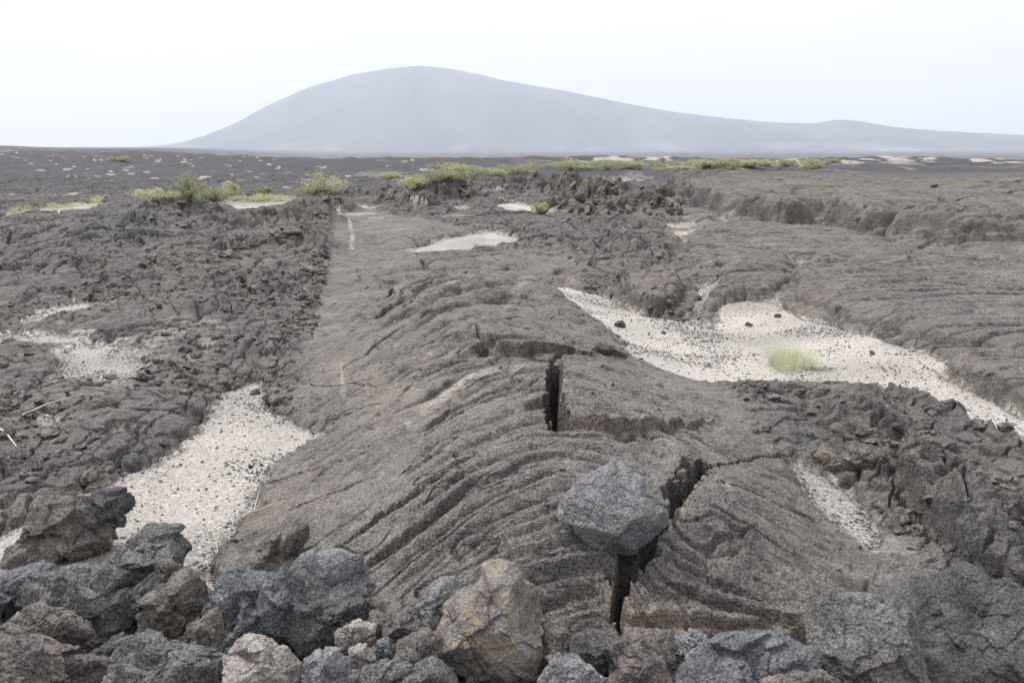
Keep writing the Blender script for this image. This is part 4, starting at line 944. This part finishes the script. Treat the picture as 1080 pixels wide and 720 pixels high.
for i, a in enumerate([(166,213,48,12,'leafy','low yellow green shrub at the far left end of the shrub line'),(200,211,32,25,'leaf','tallest rounded green shrub left of the pale sandy strip'),(226,212,40,17,'leaf','wide green shrub immediately right of the tallest rounded one'),
    (243,206,14,14,'leafy','narrow shrub behind the sandy strip on the left'),(272,213,60,9,'leafy','flat spreading yellowish bush on the pale sandy strip'),(280,207,14,9,'leaf','small green bush at the back of the sandy strip'),(346,204,48,24,'leafy','straw topped yellow green shrub behind the brown ridge'),
    (330,206,26,10,'leaf','low green shrub left of the straw topped one'),(440,200,34,15,'leafy','yellow shrub beside the dark pointed mound'),(411,190,24,8,'leafy','small pale shrub on the far side of the brown ridge'),(470,190,40,13,'leaf','green bush above the dark pointed mound'),
    (497,188,38,13,'leaf','green bush second along from the pointed mound'),(545,184,44,12,'leaf','broad green shrub on the skyline left of the rusty ridge'),(525,186,20,8,'leafy','little shrub left of the broad skyline one'),(602,180,34,12,'leaf','green shrub right above the rusty ridge'),
    (640,179,40,12,'leaf','wide shrub in the row right of the rusty ridge top'),(662,178,32,10,'leafy','yellow green shrub in the row behind the far sand spots'),(700,178,34,9,'leaf','low shrub over the thin white sand streak'),(735,177,26,9,'leafy','faint yellow shrub right of the white sand streak'),
    (768,177,30,10,'leaf','far shrub in the pale speckled band'),(792,178,16,9,'leafy','small yellow shrub, third from the right end of the far row'),(828,176,24,9,'leaf','green shrub near the right end of the far row'),(856,178,15,11,'leafy','yellow shrub at the right end of the far row'),
    (569,225,16,12,'leafy','small pale green bush on the grey sand in front of the rusty ridge'),(127,171,22,5,'leaf','tiny green bush alone on the dark plain at the far left'),(880,172,20,5,'leaf','faintest low bush beyond the right end of the row')]):
    shrub(*a[:5], a[5], 70 + i)
r_ = np.random.default_rng(31)
for k in range(34):
    px = [r_.uniform(585, 800), r_.uniform(460, 560), r_.uniform(760, 865)][k % 3 if k % 5 else 0]; py = 175.5 + r_.uniform(-2.5, 3.5) + (4 if px < 560 else 0)
    shrub(px, py, r_.uniform(10, 34), r_.uniform(3.5, 7.5), ['leaf', 'leafy', 'leaf', 'leafy', 'straw'][k % 5], 'low scrubby bush in the yellow green strip along the skyline', 400 + k, 'low scrub along the skyline', 600)
def tuft(px, py, wpx, hpx, mat, label, seed, nb=700, name='grass_tuft', kind=None, thick=.0022, group=None):
    p = hit([px], [py])[0]; dist = math.hypot(p[0], p[1]); mpp = dist / FPX; W = wpx * mpp / 2; Hh = hpx * mpp
    r2 = np.random.default_rng(seed); nc = 15; ci = r2.integers(nc, size=nb); ca_ = r2.uniform(0, 6.283, nc); ck_ = np.sqrt(r2.random(nc)); bx = np.cos(ca_[ci]) * ck_[ci] * .85 + r2.normal(size=nb) * .11; by_ = np.sin(ca_[ci]) * ck_[ci] * .85 + r2.normal(size=nb) * .11; a = np.arctan2(by_, bx); k = np.clip(np.hypot(bx, by_), 0, 1.2); hc = r2.uniform(.5, 1.1, nc)[ci]; b = np.stack([np.cos(a) * k * W * .75, np.sin(a) * k * W * .8, np.zeros(nb)], -1)
    b[:, 2] = gz(b[:, 0] + p[0], b[:, 1] + p[1]) - p[2] - .01
    ln = np.stack([np.cos(a) * k * .35 + r2.normal(size=nb) * .22, np.sin(a) * k * .35 + r2.normal(size=nb) * .22, np.ones(nb)], -1) * (Hh * hc * r2.uniform(.45, 1.05, nb) * (1.1 - .45 * k * k))[:, None]
    sd = np.stack([np.cos(a + 1.5), np.sin(a + 1.5), np.zeros(nb)], -1) * thick * (1 + dist / 8)
    m = b + ln * .55; m[:, :2] -= ln[:, :2] * .15; t = b + ln
    V = np.stack([b - sd, b + sd, m + sd * .7, m - sd * .7, t + sd * .15, t - sd * .15], 1).reshape(-1, 3)
    o = np.arange(nb)[:, None] * 6; Fq = np.vstack([o + [0, 1, 2, 3], o + [3, 2, 4, 5]])
    me = grid_mesh(name, V, Fq); ob = link(name, me, M[mat], label=label, cat='grass' if not kind else None, kind=kind, group=group); ob.location = p; return ob
tuft(836,389,84,36,'blade','pale green feathery grass tuft on the bright sand at the right', 1, 800, thick=.0012)
tuft(452,514,10,9,'straw','tiny mossy grass sprig in the crack of the slab', 2, 60, thick=.001)
tuft(326,285,10,8,'leafy','small dry grass tuft on the far left rim of the slab', 3, 80)
for k, (px, py, wd, hg) in enumerate([(20,222,60,5),(60,219,60,5),(100,214,40,4),(290,211,60,5),(690,178,80,4),(770,177,60,4)]):
    tuft(px, py, wd, hg, 'leafy', None, 20 + k, 700, 'dry_grass', 'stuff', .0012)
def twig(pts, r0, mat, label, forks=()):
    P = hit([q[0] for q in pts], [q[1] for q in pts]); P[:, 2] += np.array([q[2] for q in pts]); ps = [tube(P, r0, r0 * .5, 6)]
    for fk in forks: Q = hit([q[0] for q in fk], [q[1] for q in fk]); Q[:, 2] += np.array([q[2] for q in fk]); ps.append(tube(Q, r0 * .7, r0 * .3, 6))
    V, Fq = join(ps); link('twig', grid_mesh('twig', V, Fq), M[mat], label=label, cat='twig')
twig([(255,548,.01),(264,545,.02),(276,541,.02),(288,537,.015)], .006, 'twig', 'forked dry twig where the left sand meets the slab', [[(268,543,.02),(272,532,.04),(275,520,.03)]])
twig([(-6,452,.01),(6,461,.03),(18,474,.01)], .006, 'palet', 'bleached bent stick on the lava at the left border')
twig([(24,444,.01),(52,432,.03),(88,418,.01)], .004, 'palet', 'thin white straight stick at the foot of the mossy lava on the left')
twig([(230,588,.01),(228,574,.02),(233,562,.01)], .003, 'twig', 'thin short twig standing on the sand above the heap')
twig([(712,696,.02),(722,693,.03),(732,697,.02)], .004, 'palet', 'white curled twig beside the small light grey stone')

# ------------------------------------------------------------------ the volcano and the haze
DM = 8000.0
prof = np.array([(-400,155),(0,155),(150,155),(200,150),(225,142),(250,133),(290,112),(330,95),(380,81),(420,74.5),(450,73),(480,76),(530,87),(600,99),(680,115),(720,121),(760,125),(800,129),(850,131),(865,128),(880,126.5),(900,128.5),(930,134),(980,138),(1080,143),(1250,149),(1500,154),(1700,155)], float)
az = np.linspace(-.75, .85, 700)
pxs = 540 + np.tan(az) * FPX / 1.0 * (cp ** 0)
hh = (YH - np.interp(pxs, prof[:, 0], prof[:, 1])) / FPX * cp * DM * np.cos(az) ** -1 * 0 + (YH - np.interp(pxs, prof[:, 0], prof[:, 1])) / FPX * DM * 1.0
hh = np.convolve(np.pad(hh, 4, 'edge'), np.ones(9) / 9, 'valid')
tt = np.linspace(-1, 1, 160)
rad = DM + tt * 2300
AZ, TT = np.meshgrid(az, tt); RD = DM + TT * 2300
mx, my = RD * np.tan(AZ), RD + 0 * AZ
base = np.clip(1 - np.abs(TT), 0, 1) ** 1.15
gl = fbm(mx * .0022, my * .0007, 970, 4, .5, ridged=True) * .5 + fbm(mx * .006, my * .003, 971, 3)
gl2 = fbm(mx * .0018, my * .0018, 972, 4)
mz = (hh[None] + 25) * base * (1 + .10 * gl2 * np.clip(np.abs(TT) * 4, 0, 1)) + gl * 34 * np.clip(np.abs(TT) * 5, .12, 1) * np.clip(hh[None] / 80, 0, 1) * base ** .5 - 28
k = NT_('volcano_slope'); p = k.geo(); pm = k.mapping(p, (1, .35, 1))
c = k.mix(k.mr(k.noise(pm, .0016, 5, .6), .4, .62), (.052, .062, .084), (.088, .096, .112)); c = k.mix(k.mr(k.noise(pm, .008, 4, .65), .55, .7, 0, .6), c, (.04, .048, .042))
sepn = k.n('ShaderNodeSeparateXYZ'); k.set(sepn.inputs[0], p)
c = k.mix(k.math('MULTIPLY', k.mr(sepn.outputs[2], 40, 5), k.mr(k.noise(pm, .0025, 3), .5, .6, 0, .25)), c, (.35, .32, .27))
M['volcano'] = k.fin(c, .95)
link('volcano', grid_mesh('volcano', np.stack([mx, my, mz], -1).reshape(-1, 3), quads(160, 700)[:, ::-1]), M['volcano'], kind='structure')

bm = bmesh.new(); bmesh.ops.create_cube(bm, size=1.0)
for v in bm.verts: v.co = (v.co.x * 25000, v.co.y * 22500 + 500, 640 * (v.co.z + .5) + (-55 if v.co.z < 0 else 60))
me = bpy.data.meshes.new('haze'); bm.to_mesh(me); bm.free()
hm = bpy.data.materials.new('haze_air'); hm.use_nodes = True; ht = hm.node_tree; ht.nodes.clear()
ho = ht.nodes.new('ShaderNodeOutputMaterial'); pv = ht.nodes.new('ShaderNodeVolumePrincipled'); ht.links.new(pv.outputs[0], ho.inputs['Volume'])
pv.inputs['Color'].default_value = (.80, .87, 1.0, 1); pv.inputs['Density'].default_value = 1.3e-4; pv.inputs['Anisotropy'].default_value = .2
link('haze', me, hm, kind='stuff')

# ------------------------------------------------------------------ light and sky
SUN_EL, SUN_AZ = math.radians(56), math.radians(-58)     # azimuth from +Y towards +X: ahead and to the left
wd = bpy.data.worlds.new('World'); sc.world = wd; wd.use_nodes = True; t = wd.node_tree; t.nodes.clear()
wo = t.nodes.new('ShaderNodeOutputWorld'); bg = t.nodes.new('ShaderNodeBackground'); sky = t.nodes.new('ShaderNodeTexSky'); sky.sky_type = 'NISHITA'; sky.sun_disc = False
sky.sun_elevation = SUN_EL; sky.sun_rotation = SUN_AZ; sky.air_density = 1.0; sky.dust_density = 3.0
tc = t.nodes.new('ShaderNodeTexCoord'); mp_ = t.nodes.new('ShaderNodeMapping'); mp_.inputs['Scale'].default_value = (1, 1, 5)
t.links.new(tc.outputs['Generated'], mp_.inputs['Vector'])
nz = t.nodes.new('ShaderNodeTexNoise'); nz.inputs['Scale'].default_value = 2.2; nz.inputs['Detail'].default_value = 5; t.links.new(mp_.outputs[0], nz.inputs['Vector'])
cr = t.nodes.new('ShaderNodeMapRange'); cr.inputs['From Min'].default_value = .3; cr.inputs['From Max'].default_value = .7; cr.inputs['To Min'].default_value = .88; cr.inputs['To Max'].default_value = 1.07
sxz = t.nodes.new('ShaderNodeSeparateXYZ'); t.links.new(tc.outputs['Generated'], sxz.inputs[0])
gr_ = t.nodes.new('ShaderNodeMapRange'); gr_.inputs['From Min'].default_value = .10; gr_.inputs['From Max'].default_value = .9; gr_.inputs['To Min'].default_value = 9.3; gr_.inputs['To Max'].default_value = 16.5; t.links.new(sxz.outputs[2], gr_.inputs['Value'])
m2 = t.nodes.new('ShaderNodeMath'); m2.operation = 'MULTIPLY'; t.links.new(gr_.outputs[0], m2.inputs[0]); t.links.new(cr.outputs[0], m2.inputs[1])
t.links.new(nz.outputs['Fac'], cr.inputs['Value'])
cb = t.nodes.new('ShaderNodeCombineColor'); mm = t.nodes.new('ShaderNodeMath'); mm.operation = 'MULTIPLY'; mm.inputs[1].default_value = 1.0
t.links.new(m2.outputs[0], cb.inputs[0]); t.links.new(m2.outputs[0], mm.inputs[0]); t.links.new(mm.outputs[0], cb.inputs[1]); t.links.new(mm.outputs[0], cb.inputs[2])
mxn = t.nodes.new('ShaderNodeMix'); mxn.data_type = 'RGBA'; mxn.inputs['Factor'].default_value = .92
t.links.new(sky.outputs[0], mxn.inputs['A']); t.links.new(cb.outputs[0], mxn.inputs['B']); t.links.new(mxn.outputs['Result'], bg.inputs['Color'])
bg.inputs['Strength'].default_value = .1; t.links.new(bg.outputs[0], wo.inputs[0])
sl = bpy.data.lights.new('sun', 'SUN'); sl.energy = 3.6; sl.angle = math.radians(8); sl.color = (1, .97, .935)
so = bpy.data.objects.new('sun', sl); COL.objects.link(so)
from mathutils import Vector
sd = Vector((math.sin(SUN_AZ) * math.cos(SUN_EL), math.cos(SUN_AZ) * math.cos(SUN_EL), math.sin(SUN_EL)))
so.rotation_euler = sd.to_track_quat('Z', 'Y').to_euler(); so.location = (0, 0, 30)

cam = bpy.data.cameras.new('camera'); co = bpy.data.objects.new('camera', cam); COL.objects.link(co); sc.camera = co
cam.sensor_width = 36; cam.lens = 36 * FPX / 1080; cam.clip_start = .05; cam.clip_end = 60000
co.location = (0, 0, H); co.rotation_euler = (math.pi / 2 - PITCH, 0, 0)
cam.dof.use_dof = True; cam.dof.focus_distance = 5.2; cam.dof.aperture_fstop = 6.3
sc.view_settings.view_transform = 'Standard'; sc.view_settings.look = 'None'; sc.view_settings.exposure = .38; sc.view_settings.gamma = 1
sc.render.engine = 'CYCLES'; sc.cycles.use_denoising = os.environ.get('NODN') is None
try: sc.cycles.denoiser = 'OPENIMAGEDENOISE'
except Exception: pass
sc.cycles.max_bounces = 5; sc.cycles.diffuse_bounces = 3; sc.cycles.glossy_bounces = 2; sc.cycles.volume_bounces = 0; sc.cycles.transparent_max_bounces = 8
sc.cycles.sample_clamp_indirect = 4
